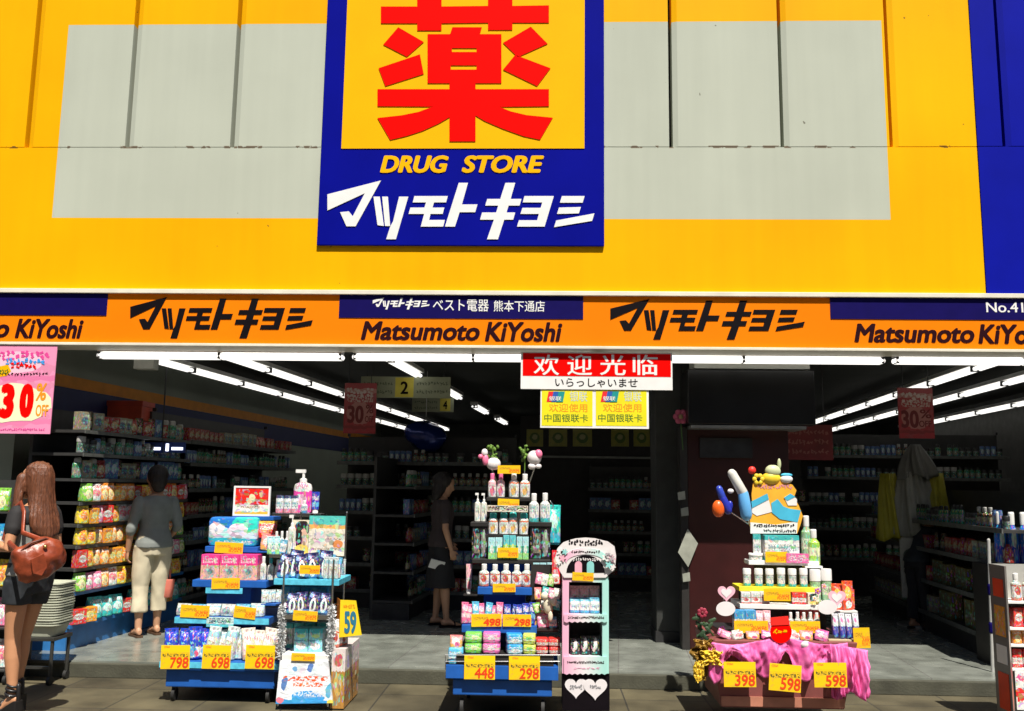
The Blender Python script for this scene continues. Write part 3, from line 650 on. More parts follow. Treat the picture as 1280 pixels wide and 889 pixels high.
# ================================================================== SHELVING IN THE SHOP
SHELFM = mat('shelf_enamel', (.035, .035, .034), .5, var=.2); SHELFBLUE = mat('shelf_edge_blue', (.03, .16, .42), .4, var=.15)
ORD = ['lowest', 'second', 'third', 'fourth', 'fifth', 'sixth', 'seventh', 'eighth', 'ninth', 'tenth']
NPROD = {}
def gondola(nm, label, loc, rotz, length, levels, depth, stock, where, density=1.0, y_rows=1, blue=0, cat='shelving', end=True, top=None, hide=None, runs=(2, 3, 4)):
    """shelving in local coordinates: front along x at y=0, backwards is +y; stock: list of (shape, body, cap, w, h)"""
    t = root('shelf_unit', label, cat, loc, None, rotz, world=False)
    zt = top or levels[-1]+.32
    MB().box(0, depth-.03, 0, length, depth, zt).build('back_panel', SHELFM, t)
    MB().box(0, .02, 0, length, depth-.031, max(.05, levels[0]-.03)).build('plinth', SHELFBLUE if blue else DARKST, t)
    for x in ([0, length-.025] if end else []): MB().box(x, depth-.075, zt+.001, x+.025, depth-.03, zt+.04).build('upright_cap', DARKST, t)
    rot = Matrix.Rotation(rotz, 3, 'Z')
    for li, z in enumerate(levels):
        sh = MB().box(0, 0, z-.025, length, depth-.031, z).build('shelf', SHELFBLUE if li < blue else SHELFM, t)
        MB().box(0, -.012, z-.03, length, -.001, z+(.012 if len(set(runs)) > 2 else 0)).build('price_rail', SHELFBLUE if li < blue else mat('rail_grey', (.10, .105, .10), .4, var=.3, scale=25), sh)
        x = .02
        zroom = (levels[li+1]-.027 if li+1 < len(levels) else zt+.1)-z
        while x < length-.05:
            shape, body, cap, wd, h = rr.choice(stock[min(li, len(stock)-1)])
            h = min(h*rr.uniform(.9, 1.05), zroom-.01); n = rr.choice(runs)
            g_ = 'products on the %s shelf of the %s' % (ORD[li], where)
            lab = '%s %s on the %s shelf of the %s' % (COLN.get(body, 'printed'), CATS[shape], ORD[li], where)
            if rr.random() < .06 and len(set(runs)) > 2: x += wd*2
            for k in range(n):
                if x+wd > length-.01: x = length; break
                if rr.random() < density:
                    p = Vector((x+wd/2, (.03 if len(set(runs)) > 2 or li > 5 else -.055)+wd*.35+rr.uniform(0, .03), z+.001))
                    if hide is None or hide(p): place(shape, body, Vector(loc)+rot@p, (wd*.94, wd*.66, h), lab, g_, rotz+rr.uniform(-.1, .1)-(.35 if len(set(runs)) < 3 else 0), cap)
                x += wd
    return t
SN1 = [('pouch', 'p_yellow_packet', 'cap_white', .14, .16), ('pouch', 'p_orange_packet', 'cap_white', .13, .17), ('pouch', 'p_green_packet', 'cap_white', .13, .16), ('pouch', 'p_white_packet', 'cap_white', .13, .16),
       ('pouch', 'p_pink_packet', 'cap_white', .12, .15), ('pouch', 'p_yellow_packet', 'cap_white', .12, .17), ('box', 'p_red_box', 'cap_white', .11, .15), ('box', 'p_orange_box', 'cap_white', .10, .14), ('pouch', 'p_orange_packet', 'cap_white', .12, .17), ('box', 'p_red_box', 'cap_white', .13, .16)]
BOT = [('bottle', 'p_brown_bottle', 'cap_shaded', .09, .17), ('jar', 'p_grey_bottle', 'cap_shaded', .09, .15), ('spray', 'p_dgreen_bottle', 'cap_black', .08, .18), ('jar', 'p_grey_bottle', 'cap_black', .09, .12), ('can', 'p_dullblue_box', 'cap_shaded', .07, .15)]
DUL = [('box', 'p_dull_box', 'cap_shaded', .12, .16), ('box', 'p_dullblue_box', 'cap_shaded', .10, .18), ('box', 'p_dullred_box', 'cap_shaded', .13, .14), ('spray', 'p_dgreen_bottle', 'cap_shaded', .10, .19), ('tube', 'p_brown_bottle', 'cap_black', .10, .18), ('pouch', 'p_dullred_box', 'cap_shaded', .12, .16)]
ZL = [.33, .60, .80, .99, 1.17, 1.36]
gondola('w', 'long wall shelving of colourful snack packets along the left side of the shop', IN(-4.62, 7.42, FLZ), math.pi/2-AIS, 1.98, [z-FLZ for z in ZL]+[1.44, 1.66, 1.86], .5,
        [[('pouch', 'p_orange_packet', 'cap_white', .15, .15), ('box', 'p_orange_box', 'cap_white', .15, .13), ('pouch', 'p_teal_packet', 'cap_white', .16, .18), ('box', 'p_red_box', 'cap_white', .15, .12)], [s for s in SN1[:5]]]+[SN1]*4+[DUL, BOT, DUL], 'sunlit snack shelving', blue=2, top=2.06, runs=(1, 1, 2))
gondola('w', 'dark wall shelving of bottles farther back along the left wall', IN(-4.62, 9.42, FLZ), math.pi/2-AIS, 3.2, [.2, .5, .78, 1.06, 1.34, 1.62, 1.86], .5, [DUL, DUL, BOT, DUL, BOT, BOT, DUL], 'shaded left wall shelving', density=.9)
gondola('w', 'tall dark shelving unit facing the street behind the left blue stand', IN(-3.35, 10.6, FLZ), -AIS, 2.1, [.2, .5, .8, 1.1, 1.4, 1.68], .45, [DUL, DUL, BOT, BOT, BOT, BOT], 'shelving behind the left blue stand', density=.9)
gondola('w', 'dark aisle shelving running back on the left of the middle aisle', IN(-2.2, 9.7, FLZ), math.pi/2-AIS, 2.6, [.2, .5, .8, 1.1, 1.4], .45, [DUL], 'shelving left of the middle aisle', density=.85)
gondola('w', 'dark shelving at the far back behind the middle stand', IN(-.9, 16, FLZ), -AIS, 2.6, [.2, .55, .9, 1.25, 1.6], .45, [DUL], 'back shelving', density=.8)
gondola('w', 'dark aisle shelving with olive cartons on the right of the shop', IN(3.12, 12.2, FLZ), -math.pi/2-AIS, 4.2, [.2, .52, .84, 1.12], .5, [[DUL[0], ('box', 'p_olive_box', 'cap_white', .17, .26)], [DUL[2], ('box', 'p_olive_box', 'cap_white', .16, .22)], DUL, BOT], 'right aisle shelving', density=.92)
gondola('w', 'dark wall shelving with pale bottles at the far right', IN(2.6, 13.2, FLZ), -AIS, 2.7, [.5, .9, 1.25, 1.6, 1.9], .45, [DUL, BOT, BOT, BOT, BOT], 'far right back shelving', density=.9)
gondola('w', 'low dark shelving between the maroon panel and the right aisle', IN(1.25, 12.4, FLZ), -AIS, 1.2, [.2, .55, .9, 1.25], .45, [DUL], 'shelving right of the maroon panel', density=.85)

gondola('w', 'dark low shelving deep in the shop under the yellow picture cards', IN(-.45, 13.1, FLZ), -AIS, 2.0, [.2, .5, .8, 1.1, 1.4], .45, [DUL, DUL, BOT, DUL, BOT], 'shelving under the picture cards', density=.9)
# high boxes, signs and fittings on the left wall
t = root('carton', 'red carton on top of the left wall shelving', 'carton', IN(-4.45, 9.5, 2.05))
a, b_ = P(133, 525, 2.0), P(178, 502, 2.0); t.location = ((a.x+b_.x)/2, 2.0, a.z)
MB().box(a.x, 2.0, a.z, b_.x, 2.3, b_.z).build('body', mat('carton_red', (.42, .05, .02), .5, var=.25, scale=5), t, bev=.006)
MB().box(a.x-.008, 1.992, b_.z-.05, b_.x+.008, 2.308, b_.z+.008).build('lid', mat('carton_red_lid', (.36, .04, .02), .5, var=.25, scale=5), t, bev=.004)
def wallsup(px0, px1, py, Y, dep, nm='wall_bracket'): pass
t = root('lit_sign', 'small blue lit price display with white figures hanging left of the doorway post', 'display', P(204, 566, 1.5))
for x0, x1 in ((178, 203), (205, 231)):
    p_ = MB().pbox(x0, 553, x1, 566, 1.5, .03).build('display_panel', mat('display_blue', (.03, .06, .25), .4, var=.1), t)
    q0, q1 = P(x0+2, 564, 1.5), P(x1-2, 555, 1.5)
    MB().box(q0.x, 1.496, q0.z, q0.x+.03, 1.4995, q1.z).build('lit_figure', mat('lit_white', (.85, .9, 1), .5, var=0, emit=1.6), p_)
    MB().box(q0.x+.06, 1.496, q0.z+.012, q1.x, 1.4995, q0.z+.04).build('lit_figure', MC['lit_white'], p_)
z_ = P(204, 553, 1.5).z; MB().tube([(P(204, 553, 1.55).x, 1.515, z_+.001), (P(204, 553, 1.55).x, 1.515, CZ)], .008, 8).build('rod', DARKST, t)
t = root('speaker_box', 'pale box fixed under the ceiling at the left end of the tube lights', 'box', P(178, 460, .7))
MB().pbox(167, 444, 192, 461, .7, .12).build('body', mat('pale_box', (.42, .43, .38), .5, var=.1), t, bev=.005)
q = P(180, 444, .76); MB().box(q.x-.015, .74, q.z+.001, q.x+.015, .78, CZ-.001).build('bracket', DARKST, t)

# hanging aisle boards
def hang(t, pxs, py, Y):
    for px in pxs:
        p = P(px, py, Y); MB().tube([(p.x, Y+.012, p.z+.001), (p.x, Y+.012, CZ)], .004, 6).build('hanger', DARKST, t)
AIB = mat('aisle_board_green', (.26, .28, .18), .5, var=.12); AIY = mat('aisle_yellow', (.55, .46, .05), .5, var=.1)
for (x0, y0, x1, y1, xa, xb, Y, d) in ((451, 471, 563, 497.5, 494, 517, 2.2, '2'), (515, 497, 567, 515, 550, 563, 4.6, '4')):
    t = root('aisle_sign', ('larger' if d == '2' else 'smaller')+' hanging green aisle board with the number %s on a yellow square' % d, 'aisle sign', P((x0+x1)/2, y1, Y))
    MB().pbox(x0, y0, x1, y1, Y, .025).build('board', AIB, t); MB().pbox(xa, y0+1, xb, y1-1, Y-.004, .0035).build('number_square', AIY, t)
    txt(d, xa+(xb-xa)*.28, y0+6*(y1-y0)/27, xb-(xb-xa)*.28, y1-5*(y1-y0)/27, Y-.0045, BLACK, t, .002, 0, .03)
    dm = mat('aisle_ink', (.09, .11, .06), .5, var=.1)
    for k in (.22, .62):
        if xa-x0 > 20: squiggles(x0+3, y0+(y1-y0)*k, xa-3, y0+(y1-y0)*(k+.2), 7, Y-.0005, dm, t)
        if x1-xb > 20: squiggles(xb+3, y0+(y1-y0)*k, x1-3, y0+(y1-y0)*(k+.2), 7, Y-.0005, dm, t)
    hang(t, (x0+8, x1-8), y0, Y)
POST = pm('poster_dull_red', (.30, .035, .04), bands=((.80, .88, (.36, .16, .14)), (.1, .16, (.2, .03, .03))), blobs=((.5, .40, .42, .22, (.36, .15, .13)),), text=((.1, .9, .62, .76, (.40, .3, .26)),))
for (x0, y0, x1, y1, Y, nm) in ((430, 479, 470, 542, 2.0, 'left of the aisle boards'), (1123, 485, 1167, 548, 1.2, 'in front of the right tube lights')):
    t = root('hanging_poster', 'dim red 30 percent sale poster hanging ' + nm, 'poster', P((x0+x1)/2, y1, Y))
    MB().pbox(x0, y0, x1, y1, Y, .01).build('sheet', POST, t)
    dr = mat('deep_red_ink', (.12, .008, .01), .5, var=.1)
    txt('30', x0+4, y0+28, x0+25, y0+50, Y-.0005, dr, t, .002, 0, .04); txt('%', x0+27, y0+27, x1-3, y0+38, Y-.0005, dr, t, .002, 0, .02); txt('OFF', x0+26, y0+41, x1-3, y0+49, Y-.0005, dr, t, .002, 0, .02)
    squiggles(x0+3, y0+4, x1-3, y0+20, 5, Y-.0005, mat('pale_ink', (.45, .36, .33), .5), t)
    hang(t, (x0+6, x1-6), y0, Y)
# blue balloon
t = root('balloon', 'crumpled shiny blue balloon floating under the ceiling behind the aisle boards', 'balloon', P(532, 572, 3.4))
c = P(532, 546, 3.4); b = MB(); b.ell((0, 0, 0), (.24, .18, .19), 28, 20)
me = b.mesh('envelope', mat('balloon_blue', (.012, .03, .20), .2, .4, var=.1, coat=.4), smooth=0)
for v in me.vertices:
    n_ = mnoise.noise(v.co*5+Vector((3, 1, 2))); v.co *= 1+.22*n_+.07*mnoise.noise(v.co*16)
    v.co += c
link('envelope', me, t); MB().tube([c+Vector((0, 0, .24)), (c.x, c.y, CZ)], .003, 6).build('string', WHITE, t)
# yellow picture cards on a dark cabinet
t = root('wall_cabinet', 'dark cabinet carrying a row of yellow picture cards behind the middle stand', 'cabinet', P(735, 800, 6.2)); t.location.z = FLZ
a, b_ = P(650, 572, 6.2), P(815, 530, 6.2)
MB().box(a.x, 6.2, FLZ, b_.x, 6.6, b_.z+.1).build('carcass', INTDARK, t)
MB().box(a.x, 6.12, a.z, b_.x, 6.199, a.z+.03).build('ledge', mat('pale_ledge', (.35, .36, .33), .5, var=.1), t)
PICY = pm('picture_card', (.40, .38, .06), blobs=((.5, .5, .3, .32, (.12, .2, .03)), (.5, .55, .16, .16, (.5, .48, .2))))
for i, (x0, x1) in enumerate(((658, 679), (686, 709), (716, 740), (764, 786), (792, 812))):
    q0, q1 = P(x0, 558, 6.19), P(x1, 537, 6.19)
    o = MB().box(q0.x, 6.185, q0.z, q1.x, 6.198, q1.z).build('picture_card', PICY); tag(o, 'small yellow picture card in the row on the dark cabinet', 'card', 'yellow picture cards on the dark cabinet')
# black shutter box, maroon panel, pillar
t = root('shutter_box', 'large black box hung under the front tube lights over the maroon panel', 'box', P(940, 540, .65))
MB().pbox(860, 462, 1019, 531, .65, .45).build('body', mat('black_gloss', (.008, .008, .009), .3, var=.3, scale=4), t, bev=.01)
MB().pbox(864, 532, 1008, 536, .63, .4).build('bottom_rail', STEEL, t)
MB().pbox(868, 449, 1012, 461, .7, .3).build('top_light_tray', mat('tray_white', (.8, .82, .74), .5, var=.05), t)
q = P(866, 449, .7); 
for px in (880, 1000):
    q = P(px, 449, .8); MB().box(q.x-.02, .83, q.z+.001, q.x+.02, .87, CZ-.001).build('hanger', DARKST, t)
t = root('display_panel_wall', 'tall dark maroon panel wall behind the display of magenta tulle', 'panel', P(930, 800, .85)); t.location.z = FLZ
a, b_ = P(861, 700, .85), P(985, 538, .85)
MB().box(a.x, .85, FLZ, b_.x, .97, b_.z).build('panel', MAROON, t, bev=.006)
MB().box(a.x-.07, .83, FLZ, a.x-.002, .99, b_.z+.02).build('edge_post', INTDARK, t, bev=.006)
q0, q1 = P(875, 572, .83), P(940, 548, .83)
MB().box(q0.x, .82, q0.z, q1.x, .848, q1.z).build('inset_frame', DARKST, t); 
t = root('pillar', 'square dark pillar beside the maroon panel', 'pillar', P(838, 790, 1.2)); t.location.z = FLZ
a, b_ = P(820, 700, 1.2), P(856, 700, 1.2)
MB().box(a.x, 1.2, FLZ, b_.x, 1.6, CZ-.002).build('shaft', mat('pillar_dark', (.03, .032, .03), .6, var=.2), t, bev=.01); MB().box(a.x-.01, 1.19, FLZ+.0005, b_.x+.01, 1.61, FLZ+.1).build('skirting', DARKST, t)
DIA = mat('grey_card', (.30, .31, .26), .6, var=.25)
q = P(860, 685, .80)
o = MB().prism([(q.x, q.z-.17), (q.x+.09, q.z+.04), (q.x, q.z+.17), (q.x-.09, q.z-.04)], .80, .806).build('hanging_card', DIA); tag(o, 'grey diamond shaped card hanging on the dark post left of the maroon panel', 'card')
for i, (px, py) in enumerate(((856, 640), (858, 722), (852, 620))):
    q = P(px, py, .79)
    o = MB().prism([(q.x-.03, q.z-.04), (q.x+.035, q.z-.03), (q.x+.03, q.z+.045), (q.x-.035, q.z+.03)], .79, .80).build('price_tag', DIA); tag(o, 'small grey tag on the dark post, ' + ('above the diamond card', 'below the diamond card', 'topmost of the three')[i], 'tag')
def flower(px, py, Y, r, m, label, mc=None, n=6):
    t = root('flower', label, 'flower', P(px, py, Y)); c = P(px, py, Y)
    for k in range(n):
        a = 2*math.pi*k/n; MB().ell(c+Vector((r*.62*math.cos(a), 0, r*.62*math.sin(a))), (r*.42, r*.2, r*.42), 10, 7).build('petal', m, t, smooth=0)
    MB().ell(c+Vector((0, -r*.12, 0)), (r*.32, r*.22, r*.32), 10, 7).build('centre', mc or BLACK, t, smooth=0)
    return t
t = flower(851, 521, .8, .07, mat('dull_pink', (.42, .07, .14), .6), 'pink artificial flower high on the dark post beside the shutter box', mat('flower_heart', (.3, .2, .1), .6))
c = P(851, 521, .8); MB().tube([c+Vector((0, .02, 0)), c+Vector((.02, .03, -.3))], .005, 6).build('stem', mat('stem_green', (.05, .12, .03), .6), t)
t = root('notice_board', 'dark red notice board with pale writing right of the maroon panel', 'board', P(1010, 576, 1.6))
MB().pbox(978, 531, 1041, 575, 1.6, .03).build('board', mat('dull_red_board', (.16, .012, .015), .5, var=.2), t)
for k in range(3): squiggles(984, 537+12*k, 1036, 544+12*k, 7, 1.5995, mat('board_ink', (.30, .10, .08), .5), t)
z_ = P(1010, 531, 1.6).z; 
for px in (990, 1030): q = P(px, 531, 1.6); MB().tube([(q.x, 1.615, q.z+.001), (q.x, 1.615, CZ)], .004, 6).build('hanger', DARKST, t)

# costume on a stand
t = root('raincoat_stand', 'pale and yellow raincoats draped on a stand deep in the right of the shop', 'clothes stand', P(1140, 790, 2.6)); t.location.z = FLZ
q = P(1140, 600, 2.6); cx = q.x
def drape(c, rx, ry, z0, z1, sh, folds, m, nm, seed=0, taper=.55):
    b = MB(); rings = []; n = 90
    for k in range(12):
        u = k/11; z = z0+(z1-z0)*u; s_ = 1-(1-taper)*u**1.6
        rings.append([Vector((c[0]+rx*s_*math.cos(a)*(1+.20*(1-u*.4)*math.sin(folds*a+seed+u*3)+.10*math.sin(2.7*folds*a+seed*2+6*u)), c[1]+ry*s_*math.sin(a)*(1+.22*(1-u*.4)*math.sin(folds*a+seed+u*3)+.10*math.sin(2.3*folds*a+seed+5*u)), z+.03*math.sin(4*a+seed)*(1-u))) for a in [2*math.pi*j/n for j in range(n)]])
    b.loft(rings); return b.build(nm, m, t, smooth=0)
RWH = mat('coat_white', (.25, .25, .22), .5, var=.1); RYE = mat('coat_yellow', (.33, .30, .02), .45, var=.1)
zc0, zc1 = P(1140, 668, 2.6).z, P(1140, 590, 2.6).z
drape((cx, 2.6), .23, .16, zc0, zc1, 0, 7, RWH, 'pale_coat', 1)
drape((cx-.24, 2.64), .13, .13, zc0-.05, zc1-.02, 0, 5, RYE, 'yellow_coat', 2); drape((cx+.26, 2.64), .15, .13, zc0-.1, zc1-.01, 0, 5, RYE, 'yellow_coat', 4)
drape((cx+.05, 2.58), .19, .13, zc1-.06, zc1+.30, 0, 5, mat('coat_grey', (.13, .13, .12), .5, var=.1), 'hood', 3, .25)
MB().tube([(cx, 2.6, FLZ+.03), (cx, 2.6, zc0+.1)], .02, 10).build('pole', STEEL, t); MB().lathe([(.22, FLZ+.0005), (.22, FLZ+.02), (.05, FLZ+.035)], 20, (cx, 2.6)).build('base', STEEL, t)
MB().box(cx-.2, 2.5, FLZ+.3, cx+.1, 2.52, zc0-.03).build('printed_panel', pm('printed_panel', (.40, .40, .36), blobs=((.4, .7, .3, .12, (.1, .12, .1)), (.5, .3, .3, .1, (.15, .15, .15))), text=((.1, .9, .4, .55, (.08, .08, .08)),)), t)

# ================================================================== BASKETS
t = root('basket_rack', 'low grey wheeled rack carrying a tall stack of shopping baskets', 'rack', (P(62, 832, -.43).x, -.43, 0))
ry = -.43; rx = P(84, 760, ry).x-.2
FRM = mat('rack_dark', (.06, .06, .055), .4, .5, var=.2)
zt = P(62, 797, ry-.14).z
for sx in (-.17, .17):
    for sy in (-.12, .12):
        lg = MB().tube([(rx+sx, ry+sy, .07), (rx+sx, ry+sy, zt-.03)], .014, 8).build('leg', FRM, t)
        cb = MB(); cb.tube([(rx+sx-.012, ry+sy, .035), (rx+sx+.012, ry+sy, .035)], .034, 14, cap=False); cb.build('caster', RUBBER, lg, smooth=40)
MB().box(rx-.19, ry-.14, zt-.03, rx+.19, ry+.14, zt-.004).build('platform', FRM, t, bev=.004)
MB().box(rx-.16, ry-.13, .12, rx+.16, ry-.11, .14).build('cross_bar', FRM, t); MB().box(rx-.16, ry+.11, .12, rx+.16, ry+.13, .14).build('cross_bar', FRM, t)
BK = mat('basket_grey', (.46, .48, .38), .5, var=.1)
def basket_mesh():
    b = MB(); 
    def ring(z, hx, hy): return [Vector((hx*(abs(math.cos(a))**.35)*(1 if math.cos(a) >= 0 else -1), hy*(abs(math.sin(a))**.35)*(1 if math.sin(a) >= 0 else -1), z)) for a in [2*math.pi*(j+.5)/24 for j in range(24)]]
    b.loft([ring(0, .16, .11), ring(.082, .19, .13), ring(.083, .205, .148), ring(.092, .205, .148), ring(.092, .186, .126), ring(.01, .155, .105)])
    return b.mesh('shopping_basket', BK, smooth=35)
bm_ = basket_mesh(); ztop = P(62, 727, ry).z; nb = 17; stp = (ztop-zt-.092)/(nb-1)
for k in range(nb):
    o = link('shopping_basket', bm_); o.location = (rx+rr.uniform(-.004, .004), ry+rr.uniform(-.004, .004), zt+k*stp); o.rotation_euler.z = rr.uniform(-.02, .02)
    tag(o, 'grey plastic shopping basket nested in the tall stack on the wheeled rack', 'basket', 'shopping baskets stacked on the wheeled rack')

# ================================================================== STREET DISPLAYS
def zat(px, py, Y): return P(px, py, Y).z
def caster(x, y, r, parent, m=None):
    o = MB().tube([(x-.011, y, r), (x+.011, y, r)], r-.002, 12, cap=False).build('caster', RUBBER, parent, smooth=40)
    MB().box(x-.016, y-.014, r*1.2, x+.016, y+.014, r*2+.02).build('caster_fork', DARKST, o)

# ---------- left stepped blue stand
W1 = 'on the left blue stand'
Y1, Y2, Y3, Y4, Y5 = -1.02, -.90, -.78, -.68, -.58
D1 = root('display_stand', 'stepped blue display stand of packs and bags left of the shop entrance', 'display stand', P(275, 862, -.98)); D1.location.z = 0
zb = zat(275, 860, -.98); zt_ = zat(275, 838, -.98)
xl, xr = P(207, 850, -.98).x, P(343, 850, -.98).x
pl = MB().box(xl, -.98, zb, xr, -.35, zt_).build('plinth', STANDBLUE, D1, bev=.008)
for x in (xl+.05, xr-.05):
    for y in (-.93, -.42): caster(x, y, max(.02, zb*.45), D1)
def tier(t, px0, px1, py_top, py_bot, Y, Yback, m, rail=None, name='shelf'):
    a, b = P(px0, py_bot, Y), P(px1, py_top, Y)
    s = MB().box(a.x, Y, a.z, b.x, Yback, b.z).build(name, m, t, bev=.003)
    return b.z, s
def rail(s, px0, px1, py0, py1, Y, m):
    return MB().pbox(px0, py0, px1, py1, Y-.006, .0055).build('price_rail', m, s)
# lowest tray
z1, s = tier(D1, 199, 353, 829, 837, Y1, -.33, STANDBLUE); rail(s, 199, 353, 828.5, 836, Y1, CYAN)
# body between tiers
def body(t, px0, px1, pyt, pyb, Y, Yb, m, name='riser'):
    a, b = P(px0, pyb, Y), P(px1, pyt, Y); return MB().box(a.x, Y, a.z+.0005, b.x, Yb, b.z-.0005).build(name, m, t)
z2_, s = tier(D1, 218, 336, 773, 780, Y2, -.34, STANDBLUE); rail(s, 218, 336, 772.5, 780, Y2, CYAN)
MB().box(P(232, 800, -.7).x, -.62, z1+.001, P(322, 800, -.7).x, -.36, z2_-.05).build('riser', STANDBLUE, D1)
z3, s = tier(D1, 240, 333, 726.5, 733.5, Y3, -.35, STANDBLUE); rail(s, 257, 303, 735, 742, Y3, CYAN)
body(D1, 257, 314, 735, 772.5, -.70, -.36, STANDBLUE)
z4, s = tier(D1, 256, 322, 684, 690, Y4, -.36, STANDBLUE)
body(D1, 262, 316, 691, 726, -.60, -.37, STANDBLUE)
z5, s = tier(D1, 290, 342, 646, 650, Y5, -.38, STANDBLUE)
body(D1, 300, 334, 651, 684, -.50, -.39, STANDBLUE)
# goods
pk = dict(jit=.06)
for k in range(4): put('pouch', 'p_blue_detergent', 205+14.5*k, 222+14.5*k, 788-rr.random()*3, z1, Y1+.03+.03*(k % 2), 'white and blue detergent refill bag on the lowest tier '+W1, 'detergent bags on the lowest tier '+W1, .12, rz=rr.uniform(-.2, .2), ry=rr.uniform(-.1, .1))
for k in range(4): put('pouch', 'p_silver_refill', 256+11*k, 272+11*k, 785+4*(k % 2), z1, Y1+.03+.04*(k % 2), 'silver grey refill bag on the lowest tier '+W1, 'silver refill bags on the lowest tier '+W1, .12, rz=rr.uniform(-.2, .2), ry=rr.uniform(-.1, .1))
for k in range(4): put('pouch', 'p_peach_refill', 302+11.5*k, 319+11.5*k, 787+3*(k % 2), z1, Y1+.03+.04*(k % 2), 'peach coloured refill bag on the lowest tier '+W1, 'peach refill bags on the lowest tier '+W1, .12, rz=rr.uniform(-.2, .2), ry=rr.uniform(-.1, .1))
for k in range(6): put('pouch', ['p_small_grey', 'p_lblue_refill', 'p_silver_refill'][k % 3], 219+18.5*k, 237+18.5*k, 757-rr.random()*2, z2_, Y2+.04, '%s small sachet on the second tier %s' % (['grey', 'light blue', 'silver'][k % 3], W1), 'small sachets on the second tier '+W1, .09, rz=rr.uniform(-.2, .2))
for k in range(3): put('box', 'p_pink_box', 252+23.6*k, 275+23.6*k, 693.5, z3, Y3+.02, 'bright pink and peach box on the third tier '+W1, 'pink boxes on the third tier '+W1, .13, rz=rr.uniform(-.03, .03))
put('pack', 'p_teal_pack', 260, 322, 647, z4, Y4+.02, 'wide blue and teal pack on the fourth tier '+W1, None, .16)
put('pouch', 'p_red_packet', 322, 345, 652, z4+.06, Y4+.06, 'red packet standing right of the wide teal pack', None, .06, rz=.2)
put('pouch', 'p_orange_face', 324, 346, 668, z4-.03, Y4+.02, 'orange and pink packet in front of the red packet', None, .05, rz=-.1, ry=.1)
MB().box(P(320, 700, Y4).x, Y4+.01, z4-.04, P(348, 700, Y4).x, -.45, z4-.031).build('side_shelf', STANDBLUE, D1)
for k in range(3): put('bottle', 'p_white_plain', 325+9*k, 333+9*k, 696+2*k, z3, Y3+.05, 'slim white bottle right of the three pink boxes', 'slim white bottles right of the pink boxes', None, 'cap_teal' if k == 1 else 'cap_white')
t = root('framed_sign', 'red and white picture sign in a white frame on top of the left blue stand', 'sign', (P(314, 646, Y5).x, Y5, z5))
a, b = P(290.5, 646, Y5+.05), P(338.5, 608, Y5+.05)
fr = .014
for bx in ((a.x, z5+.001, a.x+fr, b.z), (b.x-fr, z5+.001, b.x, b.z), (a.x+fr, z5+.001, b.x-fr, z5+fr), (a.x+fr, b.z-fr, b.x-fr, b.z)):
    MB().box(bx[0], Y5+.05, bx[1], bx[2], Y5+.066, bx[3]).build('frame', WHITE, t)
MB().box(a.x+fr, Y5+.054, z5+fr, b.x-fr, Y5+.062, b.z-fr).build('picture', pm('p_signpic', (.80, .02, .012), bands=((-.2, .36, (.80, .76, .68)), (-.2, .10, (.8, .45, .06))), blobs=((.5, .60, .10, .18, (.85, .7, .4)), (.42, .48, .07, .10, (.85, .55, .3))), text=((.15, .75, .22, .32, (.4, .2, .15)),)), t)
card(200, 807, 238, 836, Y1-.012, '798', 'at the left of the lowest tier '+W1); card(252, 807, 289, 836, Y1-.012, '698', 'in the middle of the lowest tier '+W1); card(306, 807, 344, 836, Y1-.012, '698', 'at the right of the lowest tier '+W1)
card(225, 757, 262, 772, Y2-.012, '', 'at the left of the second tier '+W1, -.03); card(292, 759, 320, 773, Y2-.012, '', 'at the right of the second tier '+W1, -.1)
card(264, 723, 300, 736, Y3-.012, '', 'under the three pink boxes '+W1); card(268, 678.5, 304, 691.5, Y4-.012, '', 'under the wide teal pack '+W1)
o = MB().pbox(258, 771.5, 292, 784, Y2-.012, .004).build('shelf_tag', pm('p_cyan_tag', (.55, .75, .75), bands=((-.2, .3, (.1, .5, .6)),), text=((.1, .9, .4, .9, (.02, .05, .1)),))); tag(o, 'pale cyan shelf tag in the middle of the second tier '+W1, 'tag')
for k, (x0, x1) in enumerate(((243, 254), (290, 301), (296, 306))):
    pass

# ---------- tinsel wire stand
W2 = 'on the tinsel stand'
YA, YB = -1.12, -.72
D2 = root('display_stand', 'tall wire stand trimmed with silver tinsel right of the left blue stand', 'display stand', P(385, 882, YA)); D2.location.z = 0
TIN = mat('tinsel_silver', (.75, .77, .80), .35, .4, var=.3, scale=60)
def tinsel(pts, r, parent, n=700, seed=1):
    q = random.Random(seed); b = MB()
    pts = [Vector(p) for p in pts]; b.tube(pts, .006, 6)
    for k in range(n):
        u = q.random()*(len(pts)-1); i = min(int(u), len(pts)-2); p = pts[i].lerp(pts[i+1], u-i)
        d = Vector((q.gauss(0, 1), q.gauss(0, 1), q.gauss(0, .5))).normalized(); e = d.cross(Vector((q.gauss(0, 1), q.gauss(0, 1), q.gauss(0, 1)))).normalized()*.004
        l = r*(.6+.6*q.random()); vs = [b.bm.verts.new(x) for x in (p-e, p+e, p+d*l+e*.6, p+d*l-e*.6)]; b.bm.faces.new(vs)
    return b.build('tinsel_post', TIN, parent)
xa, xb = P(350, 800, YA).x, P(412, 800, YA).x
zpt = zat(380, 640, YB)
for i, (x, y) in enumerate(((xa, YA+.03), (xb, YA+.03))): tinsel([(x, y, zat(380, 822, YA)), (x, y, zat(380, 758, YA))], .032, D2, 800, 5+i)
for x in (xa, xb): MB().tube([(x, YB, .02), (x, YB, zpt)], .008, 8).build('upright', CHROME, D2)
for x in (xa, xb): MB().tube([(x, YA+.03, .02), (x, YA+.03, zat(380, 700, YA))], .007, 8).build('upright', CHROME, D2)
